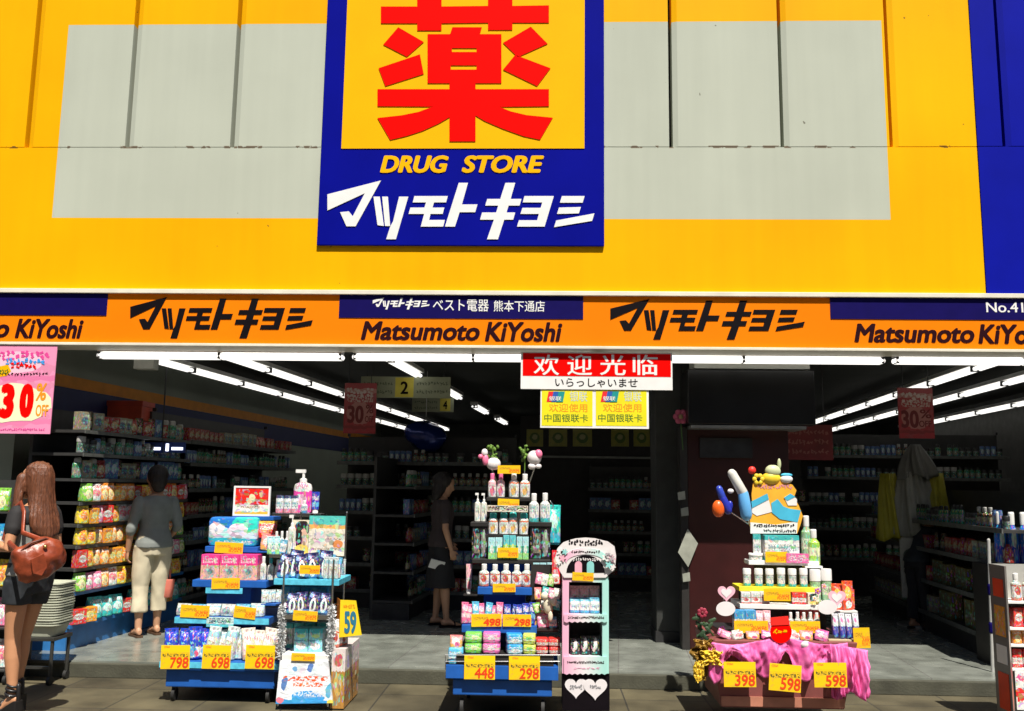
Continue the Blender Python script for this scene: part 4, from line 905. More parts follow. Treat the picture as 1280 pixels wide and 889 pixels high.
# slanted front board of the base
q0, q1, q2, q3 = P(344.5, 880, YA-.03), P(416, 879, YA-.03), P(410, 826, YA), P(350, 826, YA)
b = MB(); b.loft([[Vector((q.x, q.y+dy, q.z)) for q in (q0, q1, q2, q3)] for dy in (0, .02)])
fb = b.build('front_board', pm('p_frontboard', (.74, .78, .82), fuss=.12, bands=((-.2, .10, (.04, .28, .62)),), blobs=((.55, .16, .30, .14, (.05, .32, .70)), (.56, .82, .05, .10, (.10, .2, .5)), (.30, .80, .05, .06, (.15, .35, .6)), (.12, .45, .05, .15, (.1, .2, .45)), (.92, .32, .05, .16, (.1, .4, .6)), (.06, .08, .06, .08, (.7, .2, .25)), (.95, .05, .06, .07, (.7, .6, .1))), text=((.10, .88, .52, .64, (.80, .10, .02)), (.28, .80, .40, .50, (.80, .12, .02)), (.3, .85, .18, .30, (.6, .7, .8)))), D2)
zs1, s = tier(D2, 352, 411, 819, 826, YA+.004, YB, WHITE)
zs2, s = tier(D2, 352, 412, 769, 774, YA+.02, YB, CHROME); zs3, s = tier(D2, 342, 424, 725, 731, YA+.06, YB+.05, CYAN); zs4, s = tier(D2, 336, 420, 694, 697, YB-.08, YB+.12, CHROME); zs5, s = tier(D2, 340, 392, 642, 645, YB, YB+.14, CHROME)
MB().box(P(413, 850, YA).x, YA+.02, .01, P(430, 850, YA).x, YB+.1, zat(420, 812, YA)).build('side_carton', pm('p_sidecarton', (.45, .22, .05), bands=((.62, 1.2, (.70, .62, .60)),), blobs=((.5, .8, .3, .1, (.6, .1, .1)), (.5, .4, .3, .2, (.6, .4, .1)))), D2)
for i, (x0, x1) in enumerate(((368, 385), (386, 403))): put('box', 'p_lbox_stack', x0, x1, 786, zs1, YA+.1, 'pale blue and teal box on the lowest shelf '+W2, 'pale blue boxes on the lowest shelf '+W2, .11, rz=.05)
for k in range(4): put('pouch', 'p_navy_refill', 355+13.5*k, 371+13.5*k, 738+rr.random()*5, zs2, YA+.03+.02*(k % 2), 'navy refill pouch with a pale picture on the middle shelf '+W2, 'navy pouches on the middle shelf '+W2, .08, rz=rr.uniform(-.2, .2), ry=rr.uniform(-.15, .15))
put('pouch', 'p_lblue_refill', 386, 402, 737, zs2, YA+.11, 'light blue pouch behind the navy pouches on the middle shelf '+W2, None, .06, ry=.15)
for k in range(5): put('pouch', 'p_navy_refill', 344+13*k, 361+13*k, 688+rr.random()*6, zs3, YA+.09+.03*(k % 2), 'navy refill pouch with a pale picture on the upper shelf '+W2, 'navy pouches on the upper shelf '+W2, .08, rz=rr.uniform(-.2, .2), ry=rr.uniform(-.2, .2))
for k in range(3): put('pouch', 'p_lblue_refill', 392+9*k, 407+9*k, 689+4*k, zs3, YA+.16, 'light blue refill pouch at the right of the upper shelf '+W2, 'light blue pouches on the upper shelf '+W2, .06, ry=.1)
for k in range(4): put('pouch', 'p_lblue_refill', 352+16*k, 369+16*k, 731+rr.random()*2, zs2+.08, YA+.2, 'light blue sachet hanging under the upper shelf '+W2, 'light blue sachets under the upper shelf '+W2, .03)
put('pump', 'p_white_plain', 360, 370, 644, zs4, YB-.04, 'white pump bottle in front of the picture card '+W2, None, None, 'cap_white')
def board(nm, label, cat, px0, py0, px1, py1, Y, m, th=.008, legto=None):
    t = root(nm, label, cat, P((px0+px1)/2, py1, Y)); MB().pbox(px0, py0, px1, py1, Y, th).build('sheet', MC[m], t)
    if legto is not None:
        p = P((px0+px1)/2, py1, Y); MB().tube([(p.x, Y+th+.006, p.z+.03), (p.x, Y+th+.006, legto)], .005, 6).build('support', CHROME, t)
    return t
board('product_card', 'cream display card with a dark haired face on the tinsel trimmed stand', 'card', 365, 650, 389, 694, YB-.02, 'p_face_card')
board('product_card', 'large cream card with a teal top and product pictures on the tinsel trimmed stand', 'card', 386, 645, 431, 695, YB-.05, 'p_mixed_card')
put('pump', 'p_pink_bottle', 366, 389, 587, zs5, YB+.02, 'large white and magenta bottle topmost on the tinsel trimmed stand', None, None, 'cap_white')
row('can', 'p_white_pinkrow', 344, 374, 3, 619.5, zs5, YB+.02, 'white can with a pink base on top of the tinsel stand', 'white cans on top of the tinsel trimmed stand')
put('tube', 'p_bluetube', 389, 399, 615, zs5, YB+.06, 'blue tube right of the large magenta bottle', None); put('bottle', 'p_white_blue', 376, 384, 626, zs5, YB+.0, 'small white and blue bottle in front of the large magenta bottle', None)
MB().box(P(389, 643, YB).x, YB, zs5-.012, P(402, 643, YB).x, YB+.14, zs5-.001).build('shelf', CHROME, D2)
card(374, 707, 400, 717.5, YA+.045, '', 'on the upper shelf '+W2); card(366, 764, 397, 776, YA-.0, '', 'on the middle shelf '+W2, -.04); card(364, 817, 394, 826, YA-.012, '', 'on the lowest shelf '+W2)
t = root('price_flag', 'tilted yellow price flag with a blue 59 right of the tinsel trimmed stand', 'price flag', P(432, 800, YA+.05))
q = [P(x, y, YA+.05) for x, y in ((425.5, 750), (445, 751), (452, 794), (424, 797))]
b = MB(); b.loft([[Vector((p.x, p.y+dy, p.z)) for p in q] for dy in (0, .006)]); b.build('front_sheet', mat('flag_yellow', (.88, .60, .01), .5, var=.08), t)
q = [P(425.3, 750, YA+.052), P(417, 749, YA+.052), P(416, 795, YA+.052), P(423.8, 797, YA+.052)]
b = MB(); b.loft([[Vector((p.x, p.y+dy+(.10 if i in (1, 2) else 0), p.z)) for i, p in enumerate(q)] for dy in (0, .006)]); b.build('side_sheet', mat('flag_orange', (.75, .22, .01), .5, var=.15), t)
txt('59', 430, 764, 446, 792, YA+.049, mat('flag_blue', (.02, .16, .26), .5, var=.1), t, .002, -.1, .05, 'digits'); squiggles(429, 755, 444, 761, 3, YA+.0495, OINK, t)
p = P(420, 752, YA+.1); MB().tube([(p.x, YA+.12, p.z-.02), (xb, YA+.03, p.z-.02)], .005, 6).build('arm', CHROME, t)

# ---------- middle stepped blue stand
W3 = 'on the middle blue stand'
YM = [-1.30, -1.18, -1.08, -.98, -.9, -.82]
D3 = root('display_stand', 'tall stepped blue display stand of bottles and packs in the middle of the entrance', 'display stand', P(628, 878, YM[0])); D3.location.z = 0
xl, xr = P(566, 860, -1.26).x, P(690, 860, -1.26).x; zb = zat(628, 870, -1.26)
MB().box(xl, -1.26, zb, xr, -.6, zat(628, 850, -1.26)).build('plinth', STANDBLUE, D3, bev=.008)
for x in (xl+.06, xr-.06):
    for y in (-1.2, -.66): caster(x, y, max(.025, zb*.42), D3)
z1, s = tier(D3, 557, 698, 834, 848, YM[0], -.55, STANDBLUE); MB().box(P(580, 849, -1.2).x, -1.2, zat(628, 850, -1.26)+.0005, P(676, 849, -1.2).x, -.6, zat(628, 848, YM[0])-.0005).build('riser', STANDBLUE, D3)
for py in (819, 827): 
    p, q = P(556, py, YM[0]), P(700, py, YM[0]); MB().tube([(p.x, YM[0]+.004, p.z), (q.x, YM[0]+.004, q.z)], .003, 6).build('wire_rail', CHROME, D3)
for px in (557, 700):
    p = P(px, 819, YM[0]); MB().tube([(p.x, YM[0]+.004, z1-.03), (p.x, YM[0]+.004, p.z)], .003, 6).build('wire_post', CHROME, D3)
zsup = zat(628, 819, YM[0])
MB().box(P(572, 819, -1.2).x, YM[0]+.012, z1+.001, P(692, 819, -1.2).x, -.62, zsup).build('goods_platform', INTDARK, D3)
z2, s = tier(D3, 577, 671, 783, 790.5, YM[1], -.6, STANDBLUE); MB().box(P(596, 800, -1).x, -.98, zsup+.001, P(656, 800, -1).x, -.62, zat(628, 790.5, YM[1])-.001).build('riser', STANDBLUE, D3)
z3, s = tier(D3, 597, 665, 735, 743, YM[2], -.62, STANDBLUE); MB().box(P(604, 760, -1).x, -.95, z2+.001, P(656, 760, -1).x, -.64, zat(628, 743, YM[2])-.001).build('riser', STANDBLUE, D3)
z4, s = tier(D3, 590, 688, 700.5, 704, YM[3], -.64, INTDARK); MB().box(P(604, 720, -.9).x, -.86, z3+.001, P(664, 720, -.9).x, -.66, zat(628, 704, YM[3])-.001).build('riser', STANDBLUE, D3)
z5, s = tier(D3, 588, 609.5, 653, 658, YM[4], -.66, INTDARK); tier(D3, 661.5, 690, 653, 658, YM[4], -.66, INTDARK)
for x0, x1 in ((590, 609), (663, 688)):
    MB().pbox(x0, 658.5, x1, 700, YM[4]+.01, .2).build('black_cabinet', MC['p_black_box'], D3)
z6, s = tier(D3, 608, 664, 622.5, 626, YM[5], -.68, INTDARK); 
def stack(body, x0, x1, y0, y1, n, Y, lab, grp, zb_, rz=0):
    zt2 = zat((x0+x1)/2, y0, Y); h = (zt2-zb_)/n; l, r = P(x0, y0, Y).x, P(x1, y0, Y).x
    for k in range(n): place('pack', body, ((l+r)/2+rr.uniform(-.004, .004), Y+.06, zb_+.001+k*h), (r-l, .11, h-.002), lab, grp, rz+rr.uniform(-.08, .08))
stack('p_green_box', 581, 602, 791.5, 819, 2, YM[0]+.03, 'green pack stacked in twos on the lowest tier '+W3, 'green packs on the lowest tier '+W3, zsup)
stack('p_pinkmag_box', 603, 625, 791.5, 819, 2, YM[0]+.03, 'pink pack stacked in twos on the lowest tier '+W3, 'pink packs on the lowest tier '+W3, zsup)
stack('p_blue_pack', 632, 652, 793, 819, 2, YM[0]+.03, 'light blue pack stacked in twos on the lowest tier '+W3, 'light blue packs on the lowest tier '+W3, zsup, .2)
stack('p_lime_pack', 653, 669, 793.5, 819, 2, YM[0]+.03, 'lime yellow pack stacked in twos on the lowest tier '+W3, 'lime packs on the lowest tier '+W3, zsup)
stack('p_redwhite_pack', 670, 685, 799, 819, 2, YM[0]+.04, 'red and white pack at the right of the lowest tier '+W3, 'red and white packs on the lowest tier '+W3, zsup); stack('p_redwhite_pack', 686, 701, 799, 819, 2, YM[0]+.04, 'red and white pack at the right of the lowest tier '+W3, 'red and white packs on the lowest tier '+W3, zsup)
put('pack', 'p_lbluetube', 560, 579, 811, z1, YM[0]+.02, 'flat light blue pack leftmost on the lowest tier '+W3, None, .1); put('pouch', 'p_orange_face', 562, 578, 795, zat(570, 811, YM[0]+.05), YM[0]+.06, 'orange brown packet on the flat light blue pack', None, .06)
SIDE3 = MB().box(P(556, 835, YM[0]).x, YM[0]+.012, z1+.0005, P(571, 835, YM[0]).x, -.62, z1+.004).build('tray_mat', INTDARK, D3)
for k in range(7):
    bd = ['p_pinktube', 'p_pinktube', 'p_lbluetube', 'p_pinktube', 'p_lbluetube', 'p_pinktube', 'p_pinktube'][k]
    put('pouch', bd, 576+7.3*k, 585+7.3*k, 753+rr.random()*5, z2, YM[1]+.03+.02*(k % 2), '%s sachet standing at the left of the second tier %s' % ({'p_pinktube': 'pink', 'p_lbluetube': 'light blue'}[bd], W3), 'pink and light blue sachets on the second tier '+W3, .05, rz=rr.uniform(-.3, .3), ry=rr.uniform(-.15, .15))
for k in range(5): put('pouch', 'p_bluetube', 631+7.2*k, 640+7.2*k, 753+rr.random()*4, z2, YM[1]+.03+.02*(k % 2), 'dark blue sachet standing at the right of the second tier '+W3, 'dark blue sachets on the second tier '+W3, .05, rz=rr.uniform(-.3, .3), ry=rr.uniform(-.15, .15))
t3b, s = tier(D3, 668, 698, 786, 789, YM[1]+.02, -.8, INTDARK, name='side_shelf')
put('pouch', 'p_orange_face', 667, 681, 751, t3b, YM[1]+.06, 'orange faced packet at the right end of the second tier '+W3, None, .06, ry=.1)
put('pouch', 'p_pink_packet', 672, 688, 768, t3b, YM[1]+.03, 'pink packet at the right end of the second tier '+W3, None, .05, ry=-.1)
put('pouch', 'p_white_blue', 686, 697, 772, t3b, YM[1]+.03, 'small white sachet at the right end of the second tier '+W3, None, .04, ry=-.1)
row('bottle', 'p_white_red', 598, 666, 5, 706, z3, YM[2]+.02, 'white bottle with a red emblem on the third tier '+W3, 'white and red bottles on the third tier '+W3)
t3c, s = tier(D3, 664, 694, 738, 741, YM[2]+.03, -.75, INTDARK, name='side_shelf')
row('tube', 'p_greenteal', 666, 692, 3, 704, t3c, YM[2]+.05, 'green and teal tube at the right of the third tier '+W3, 'green tubes on the third tier '+W3)
row('box', 'p_greenteal', 610, 628, 2, 672, z4, YM[3]+.01, 'green and teal carton at the left of the fourth tier '+W3, 'teal cartons on the fourth tier '+W3)
row('box', 'p_limegreen', 629, 645, 2, 670, z4, YM[3]+.01, 'bright lime carton in the middle of the fourth tier '+W3, 'lime cartons on the fourth tier '+W3)
row('box', 'p_greenteal', 646, 661, 2, 671, z4, YM[3]+.01, 'green and teal carton at the right of the fourth tier '+W3, 'teal cartons at the right of the fourth tier '+W3)
zc = zat(635, 668.5, YM[3]+.1); MB().box(P(614, 640, -.7).x, -.79, zc+.001, P(658, 640, -.7).x, -.7, zat(628, 626, YM[5])-.001).build('riser', INTDARK, D3); MB().box(P(609, 668, -.9).x, YM[3]+.012+.075, z4+.001, P(661, 668, -.9).x, -.7, zc).build('riser', INTDARK, D3)
row('spray', 'p_white_orange', 610, 661, 4, 641, zc, YM[3]+.10, 'white spray can with a teal cap in the row of four over the lime cartons', 'white spray cans over the lime cartons', cap='cap_teal')
row('pump', 'p_white_plain', 593, 609, 2, 617, z5, YM[4]+.03, 'white pump bottle at the left of the fifth tier '+W3, 'white pump bottles at the left of the fifth tier '+W3)
row('bottle', 'p_white_teal', 661, 688, 2, 617, z5, YM[4]+.03, 'tall white and teal bottle on the fifth tier '+W3, 'white and teal bottles at the right of the fifth tier '+W3)
row('bottle', 'p_white_pink', 610, 632, 2, 592, z6, YM[5]+.02, 'white bottle with a pink shoulder on the top tier '+W3, 'pink shouldered bottles on the top tier '+W3, cap='cap_pink')
row('bottle', 'p_white_orange', 636, 663, 2, 592, z6, YM[5]+.02, 'white bottle with an orange emblem on the top tier '+W3, 'orange marked bottles on the top tier '+W3)
for k in range(4):
    pass
o = MB().pbox(609, 632, 660, 640, YM[4]+.0, .01).build('shelf_strip', pm('p_strip', (.70, .62, .50), text=((.02, .98, .2, .9, (.05, .03, .02)),))); tag(o, 'narrow cream strip with black print over the spray cans', 'strip')
card(622, 582, 650.5, 592, YM[5]-.01, '', 'on the topmost tier '+W3); card(622, 624, 649, 637, YM[5]-.01, '', 'under the top bottles '+W3); card(622, 685, 648, 697, YM[3]-.012, '', 'on the lime cartons '+W3); card(616, 730, 644.5, 740, YM[2]-.012, '', 'under the row of five bottles '+W3)
card(589, 768, 627, 783, YM[1]-.012, '498', 'at the left of the second tier '+W3, 0, None, (.40, .97, .35, .92)); card(628.5, 768.5, 664, 783, YM[1]-.012, '298', 'at the right of the second tier '+W3, 0, None, (.40, .97, .35, .92))
card(580, 820, 619, 849, YM[0]-.012, '448', 'at the left of the lowest tier '+W3); card(636, 821, 675, 849.5, YM[0]-.012, '298', 'at the right of the lowest tier '+W3)
# inflated toys on top
TOYW = mat('toy_white', (.74, .70, .70), .4, var=.08); TOYP = mat('toy_pink', (.78, .18, .32), .4, var=.1)
def blobs(nm, label, cat, items, Y, grp=None):
    """soft toy or inflated shape made of round pieces: (name, material, cx, cy, rx, ry in pixels, depth factor)"""
    t = root(nm, label, cat, P(items[0][2], items[0][3]+items[0][5], Y), grp)
    for (n_, m, cx, cy, rx, ry_, dz) in items:
        c = P(cx, cy, Y); r1 = P(cx+rx, cy, Y).x-c.x; r2 = c.z-P(cx, cy+ry_, Y).z
        MB().ell(c+Vector((0, dz, 0)), (r1, min(r1, r2)*.8, r2), 16, 10).build(n_, m, t, smooth=0)
    return t
blobs('inflated_toy', 'white and pink inflated toy at the top left of the middle blue stand', 'toy', [('body', TOYW, 617, 580, 9, 8, 0), ('arm', TOYP, 607, 575, 4, 7, -.02), ('hand', TOYW, 606, 566, 4, 5, -.02), ('paw', TOYP, 601, 571, 3, 3, -.03)], YM[5]+.05)
blobs('inflated_toy', 'round white and pink inflated toy at the top right of the middle blue stand', 'toy', [('head', TOYW, 668, 572, 9, 9, 0), ('cap', TOYP, 673, 568, 5, 6, -.02), ('foot', TOYW, 665, 583, 5, 4, -.01), ('foot', TOYW, 673, 583, 4, 3, -.01)], YM[5]+.05)
p = P(615, 588, YM[5]+.05); MB().tube([(p.x, YM[5]+.05, p.z), (P(628, 600, YM[5]).x, YM[5]+.06, z6)], .005, 6).build('toy_wire', CHROME, D3); p = P(668, 586, YM[5]+.05); MB().tube([(p.x, YM[5]+.05, p.z), (P(655, 600, YM[5]).x, YM[5]+.08, z6)], .005, 6).build('toy_wire', CHROME, D3)
t = root('hanging_bag', 'bright teal bag hanging at the right of the middle blue stand', 'bag', P(691, 680, YM[4])); put_ = P(684, 681, YM[4]+.05), P(701, 632, YM[4]+.05)
me = prod('pouch', 'p_teal_bag'); o = link('body', me, t); t.location = (0, 0, 0); t['worldparts'] = 1
o.matrix_parent_inverse = Matrix.Identity(4); o.location = ((put_[0].x+put_[1].x)/2, YM[4]+.08, put_[0].z); o.scale = (put_[1].x-put_[0].x, .07, put_[1].z-put_[0].z)
MB().tube([((put_[0].x+put_[1].x)/2, YM[4]+.08, put_[1].z-.01), (P(688, 640, YM[4]).x, YM[4]+.08, put_[1].z+.03)], .004, 6).build('loop', CHROME, t)
RSTR = pm('p_redstrip', (.75, .02, .03), blobs=((.5, .3, .3, .12, (.85, .4, .4)), (.5, .7, .3, .1, (.85, .5, .4)))); o = MB().pbox(690, 688, 700, 730, YM[2]-.02, .012).build('hanging_strip', RSTR); tag(o, 'glossy red strip hanging between the middle blue stand and the slim pink stand', 'strip')
blobs('soft_toy', 'cream plush toy hanging at the right side of the middle blue stand', 'toy', [('body', mat('plush_cream', (.66, .60, .46), .8, var=.1), 685, 757, 6, 11, 0), ('head', MC['plush_cream'], 681, 745, 5, 5, -.01), ('leg', MC['plush_cream'], 688, 770, 3, 7, -.01), ('arm', MC['plush_cream'], 692, 752, 4, 5, -.02)], YM[1]+.0)
row('tube', 'p_white_pink', 582, 590, 1, 705, zat(586, 745, YM[3]), YM[3]+.1, 'slim pale tube at the left edge of the third tier '+W3, None)
MB().box(P(578, 746, YM[3]).x, YM[3]+.08, zat(586, 745, YM[3])-.01, P(598, 746, YM[3]).x, -.7, zat(586, 745, YM[3])-.0005).build('side_shelf', INTDARK, D3)
LEAFY = mat('sprig_green', (.10, .20, .02), .6, var=.3)
for nm, px in (('left', 616), ('right', 656)):
    t = root('sprig', 'small yellow green leafy sprig rising behind the toys, the %s one' % nm, 'plant', P(px, 570, -.6)); c = P(px, 572, -.6); b = MB()
    MB().tube([c+Vector((0, 0, -.1)), c+Vector((0, 0, .09))], .004, 6).build('stem', LEAFY, t)
    for k in range(14):
        p = c+Vector((rr.uniform(-.04, .04), rr.uniform(-.03, .03), rr.uniform(-.02, .09))); b.ell(p, (.016, .012, .012), 8, 5, Matrix.Rotation(rr.random()*3, 3, 'Y'))
    b.build('leaves', LEAFY, t); MB().tube([c+Vector((0, 0, -.1)), (c.x, -.69, z6-.02)], .004, 6).build('support', DARKST, t)

# ---------- slim pink and mint stand
W4 = 'on the slim pink stand'
YS = -1.34
D4 = root('display_stand', 'slim cardboard display stand shading from pink to mint with a decorated arched header', 'display stand', P(732, 890, YS)); D4.location.z = 0
def gradmat():
    m, t, b = base_mat('pink_mint_card'); g = G(t); tc = g.n('ShaderNodeTexCoord'); sp = g.n('ShaderNodeSeparateXYZ'); t.links.new(tc.outputs['Object'], sp.inputs[0])
    x0, x1 = P(702, 760, YS).x, P(760, 760, YS).x
    cr = g.n('ShaderNodeValToRGB'); t.links.new(g.m('DIVIDE', g.m('SUBTRACT', sp.outputs['X'], x0), x1-x0), cr.inputs[0])
    e = cr.color_ramp.elements; e[0].position = .1; e[0].color = (.80, .42, .58, 1); e[1].position = .9; e[1].color = (.38, .70, .64, 1); x = e.new(.5); x.color = (.76, .74, .76, 1)
    t.links.new(cr.outputs[0], b.inputs['Base Color']); b.inputs['Roughness'].default_value = .45; return m
GRAD = gradmat()
def part(px0, py0, px1, py1, Y, dp, m, nm): return MB().pbox(px0, py0, px1, py1, Y, dp).build(nm, m, D4)
part(703, 722, 711, 842, YS, .30, GRAD, 'side_frame'); part(753, 722, 761, 842, YS, .30, GRAD, 'side_frame')
part(711.2, 722, 752.8, 728, YS, .30, GRAD, 'top_bar')
part(711.2, 728.2, 752.8, 842, YS+.27, .02, INTDARK, 'back_sheet')
zA, zB = zat(732, 768, YS), zat(732, 821, YS)
def lip(py0, py1, nm, n=8):
    pts = [(705, py0), (759, py0), (759, py1)]
    for k in range(n*2): pts.append((759-54*(k+1)/(n*2), py1+(1.6 if k % 2 == 0 else 0)))
    q = [P(x, y, YS-.012) for x, y in pts]; MB().prism([(p.x, p.z) for p in q], YS-.012, YS-.002).build(nm, GRAD, D4, tri=True)
lip(768, 777, 'scalloped_lip'); lip(821, 842, 'scalloped_lip')
MB().box(P(711.5, 768, YS).x, YS+.002, zA-.02, P(752.5, 768, YS).x, YS+.268, zA).build('shelf', GRAD, D4); MB().box(P(711.5, 768, YS).x, YS+.002, zB-.02, P(752.5, 768, YS).x, YS+.268, zB).build('shelf', GRAD, D4)
squiggles(710, 770, 755, 774, 14, YS-.0125, BROWNINK, D4); squiggles(709, 826, 755, 830, 14, YS-.0125, BROWNINK, D4); squiggles(716, 834, 750, 837, 4, YS-.0125, mat('soft_pink_ink', (.75, .35, .5), .5), D4)
part(703, 842.5, 762, 888.5, YS+.01, .29, BLACK, 'base_box')
pt = lambda cx, cy, s_: [(cx+s_*x, cy-s_*y) for x, y in [(16*math.sin(a)**3/16, (13*math.cos(a)-5*math.cos(2*a)-2*math.cos(3*a)-math.cos(4*a))/16) for a in [2*math.pi*k/32 for k in range(32)]]]
shapes([pt(720, 859, 14)], lambda x, y: (x, y), YS+.0095, mat('heart_pale', (.74, .70, .72), .5, var=.05), D4, 'heart_panel', .003); shapes([pt(744, 860, 15)], lambda x, y: (x, y), YS+.006, MC['heart_pale'], D4, 'heart_panel', .003)
squiggles(712, 855, 728, 863, 4, YS+.006, mat('grey_print', (.25, .25, .27), .5), D4); squiggles(737, 855, 751, 862, 4, YS+.0025, MC['grey_print'], D4)
# arched header
outl = [(705, 722), (701, 716), (697, 708), (694, 697), (697, 685), (704, 678), (712, 675), (720, 673), (732, 672), (744, 673), (752, 675), (760, 677), (768, 683), (770, 695), (769, 706), (766, 714), (760, 719), (757, 722)]
shapes([outl], lambda x, y: (x, y), YS-.0, TOYW, D4, 'header_board', .01)
arch = [(708, 697)]+[(732+27*math.cos(a), 699-14*math.sin(a)) for a in [math.pi*(1-k/14) for k in range(15)]]+[(732+24*math.cos(a), 704-11*math.sin(a)) for a in [math.pi*k/14 for k in range(15)]]
shapes([arch[1:]], lambda x, y: (x, y), YS-.0105, GRAD, D4, 'header_arch', .003)
shapes([[(732+24*math.cos(a), 716-22*math.sin(a)) for a in [math.pi*k/14 for k in range(15)]]], lambda x, y: (x, y), YS-.0105, BLACK, D4, 'header_field', .0015)
PKS = mat('soft_pink', (.80, .40, .50), .5, var=.1); MTS = mat('soft_mint', (.25, .60, .58), .5, var=.1)
for cx, m in ((723, PKS), (738, MTS)): shapes([[(cx-4.5, 716), (cx-4.5, 706)]+[(cx-4.5*math.cos(a), 706-4.5*math.sin(a)) for a in [math.pi*k/8 for k in range(9)]]+[(cx+4.5, 716)]], lambda x, y: (x, y), YS-.0125, m, D4, 'header_shape', .002)
squiggles(710, 674, 754, 683, 8, YS-.0105, BLACK, D4); squiggles(714, 688, 750, 692, 8, YS-.0138, BROWNINK, D4); squiggles(716, 697, 748, 702, 7, YS-.0123, TOYW, D4)
for k, (cx, cy, r) in enumerate(((700, 690, 5), (703, 698, 5), (698, 703, 4), (706, 690, 4), (762, 690, 5), (765, 699, 5), (757, 697, 5), (761, 706, 5), (766, 709, 4))):
    fl = [(cx+r*(.72+.28*math.cos(5*a))*math.cos(a), cy+r*(.72+.28*math.cos(5*a))*math.sin(a)) for a in [2*math.pi*j/30 for j in range(30)]]
    shapes([fl], lambda x, y: (x, y), YS-.0102-.003*k, (TOYW, PKS, WHITE, MTS)[k % 4], D4, 'header_flower', .006)
squiggles(701, 686, 708, 692, 2, YS-.018, BLACK, D4); squiggles(757, 688, 768, 704, 4, YS-.041, mat('soft_grey_ink', (.4, .38, .4), .5), D4)
card(715.5, 716, 742, 726, YS-.016, '', 'at the top '+W4)
for k in range(3): put('pouch', 'p_white_blue', 712+12.5*k, 725+12.5*k, 748, zA, YS+.03, 'pale sachet with blue print on the upper shelf '+W4, 'pale sachets on the upper shelf '+W4, .05)
for k in range(3): put('pouch', 'p_white_pink', 712+12.5*k, 725+12.5*k, 733, zA+.05, YS+.08, 'white and pink sachet at the back of the upper shelf '+W4, 'white and pink sachets at the back of the upper shelf '+W4, .05)
pm('p_blackwhite', (.02, .02, .02), blobs=((.55, .6, .2, .3, (.75, .75, .72)), (.35, .3, .15, .12, (.6, .5, .45))))
for k in range(3): put('pouch', 'p_blackwhite', 713+12.5*k, 725+12.5*k, 796+3*(k == 0), zB, YS+.05, 'black pouch with a white figure on the lower shelf '+W4, 'black pouches on the lower shelf '+W4, .05)

# ---------- right display over magenta tulle
W5 = 'on the tulle display'
YR = -1.36
D5 = root('display_stand', 'heaped sales display draped with magenta tulle over a brown carton right of the entrance', 'display stand', P(975, 886, YR)); D5.location.z = 0
BROWNC = mat('carton_maroon', (.20, .055, .05), .55, var=.2, scale=5); PEACH = mat('carton_peach', (.42, .17, .11), .55, var=.2)
q = [(P(902, 884, YR), P(1055, 884, YR)), (P(888, 800, YR), P(1072, 800, YR))]
z0, z1_ = max(.004, q[0][0].z), q[1][0].z
b = MB(); b.loft([[Vector((q[0][0].x, YR, z0)), Vector((q[0][1].x, YR, z0)), Vector((q[0][1].x, -.75, z0)), Vector((q[0][0].x, -.75, z0))], [Vector((q[1][0].x, YR+.0, z1_)), Vector((q[1][1].x, YR, z1_)), Vector((q[1][1].x, -.72, z1_)), Vector((q[1][0].x, -.72, z1_))]])
b.build('carton', BROWNC, D5, bev=.006)
MB().pbox(902, 872, 1056, 884, YR-.012, .011).build('carton_flap', PEACH, D5)
# tulle: pleated sheet hanging over the front and sides
def tulle_mat():
    m, t, b = base_mat('tulle_magenta'); g = G(t); tc = g.n('ShaderNodeTexCoord')
    nz = g.n('ShaderNodeTexNoise'); nz.inputs['Scale'].default_value = 12; nz.inputs['Detail'].default_value = 6; nz.inputs['Distortion'].default_value = 1; t.links.new(tc.outputs['Object'], nz.inputs['Vector'])
    t.links.new(g.mix(nz.outputs['Fac'], (.72, .03, .30), (.92, .26, .56)), b.inputs['Base Color']); b.inputs['Roughness'].default_value = .55
    t.links.new(g.m('MULTIPLY_ADD', nz.outputs['Fac'], 1.0, .32), b.inputs['Alpha']); return m
TUL = tulle_mat()
def cloth(pxs, ytop, ybot, Y, amp, seed, nm, cols=130, rows_=22, m=TUL):
    b = MB(); g = []
    for j in range(rows_):
        v = j/(rows_-1); r_ = []
        for i in range(cols):
            u = i/(cols-1); px = pxs[0]+(pxs[1]-pxs[0])*u; yt = ytop(u); yb = ybot(u); py = yt+(yb-yt)*v
            p = P(px, py, Y); f = mnoise.noise(Vector((u*9+seed, v*1.2, seed)))+.7*mnoise.noise(Vector((u*26, v*2.5, seed+3)))+.4*mnoise.noise(Vector((u*60, v*5, seed+7)))
            r_.append(b.bm.verts.new((p.x+.01*f, Y-.014-amp*(.6+f)*min(1, v*2+.35), p.z)))
        g.append(r_)
    for j in range(rows_-1):
        for i in range(cols-1): b.bm.faces.new((g[j][i], g[j][i+1], g[j+1][i+1], g[j+1][i]))
    o = b.build(nm, m, D5, smooth=0); md = o.modifiers.new('thickness', 'SOLIDIFY'); md.thickness = .004; return o
cloth((884, 1058), lambda u: 801+4*math.sin(u*9), lambda u: 834+14*math.sin(u*19+.6)+6*math.sin(u*31), YR-.004, .035, 2, 'tulle_skirt')
cloth((1036, 1083), lambda u: 804+8*u, lambda u: 868+5*math.sin(u*9), YR-.03, .06, 6, 'tulle_swag', 70)
GOLD = mat('ribbon_gold', (.30, .17, .03), .35, .3, var=.3, scale=20); RIBY = mat('ribbon_yellow', (.75, .50, .04), .4, .1, var=.2)
t = root('ribbon_wrap', 'crumpled gold and yellow ribbon tied to the left corner of the tulle display', 'ribbon', P(882, 820, YR-.02))
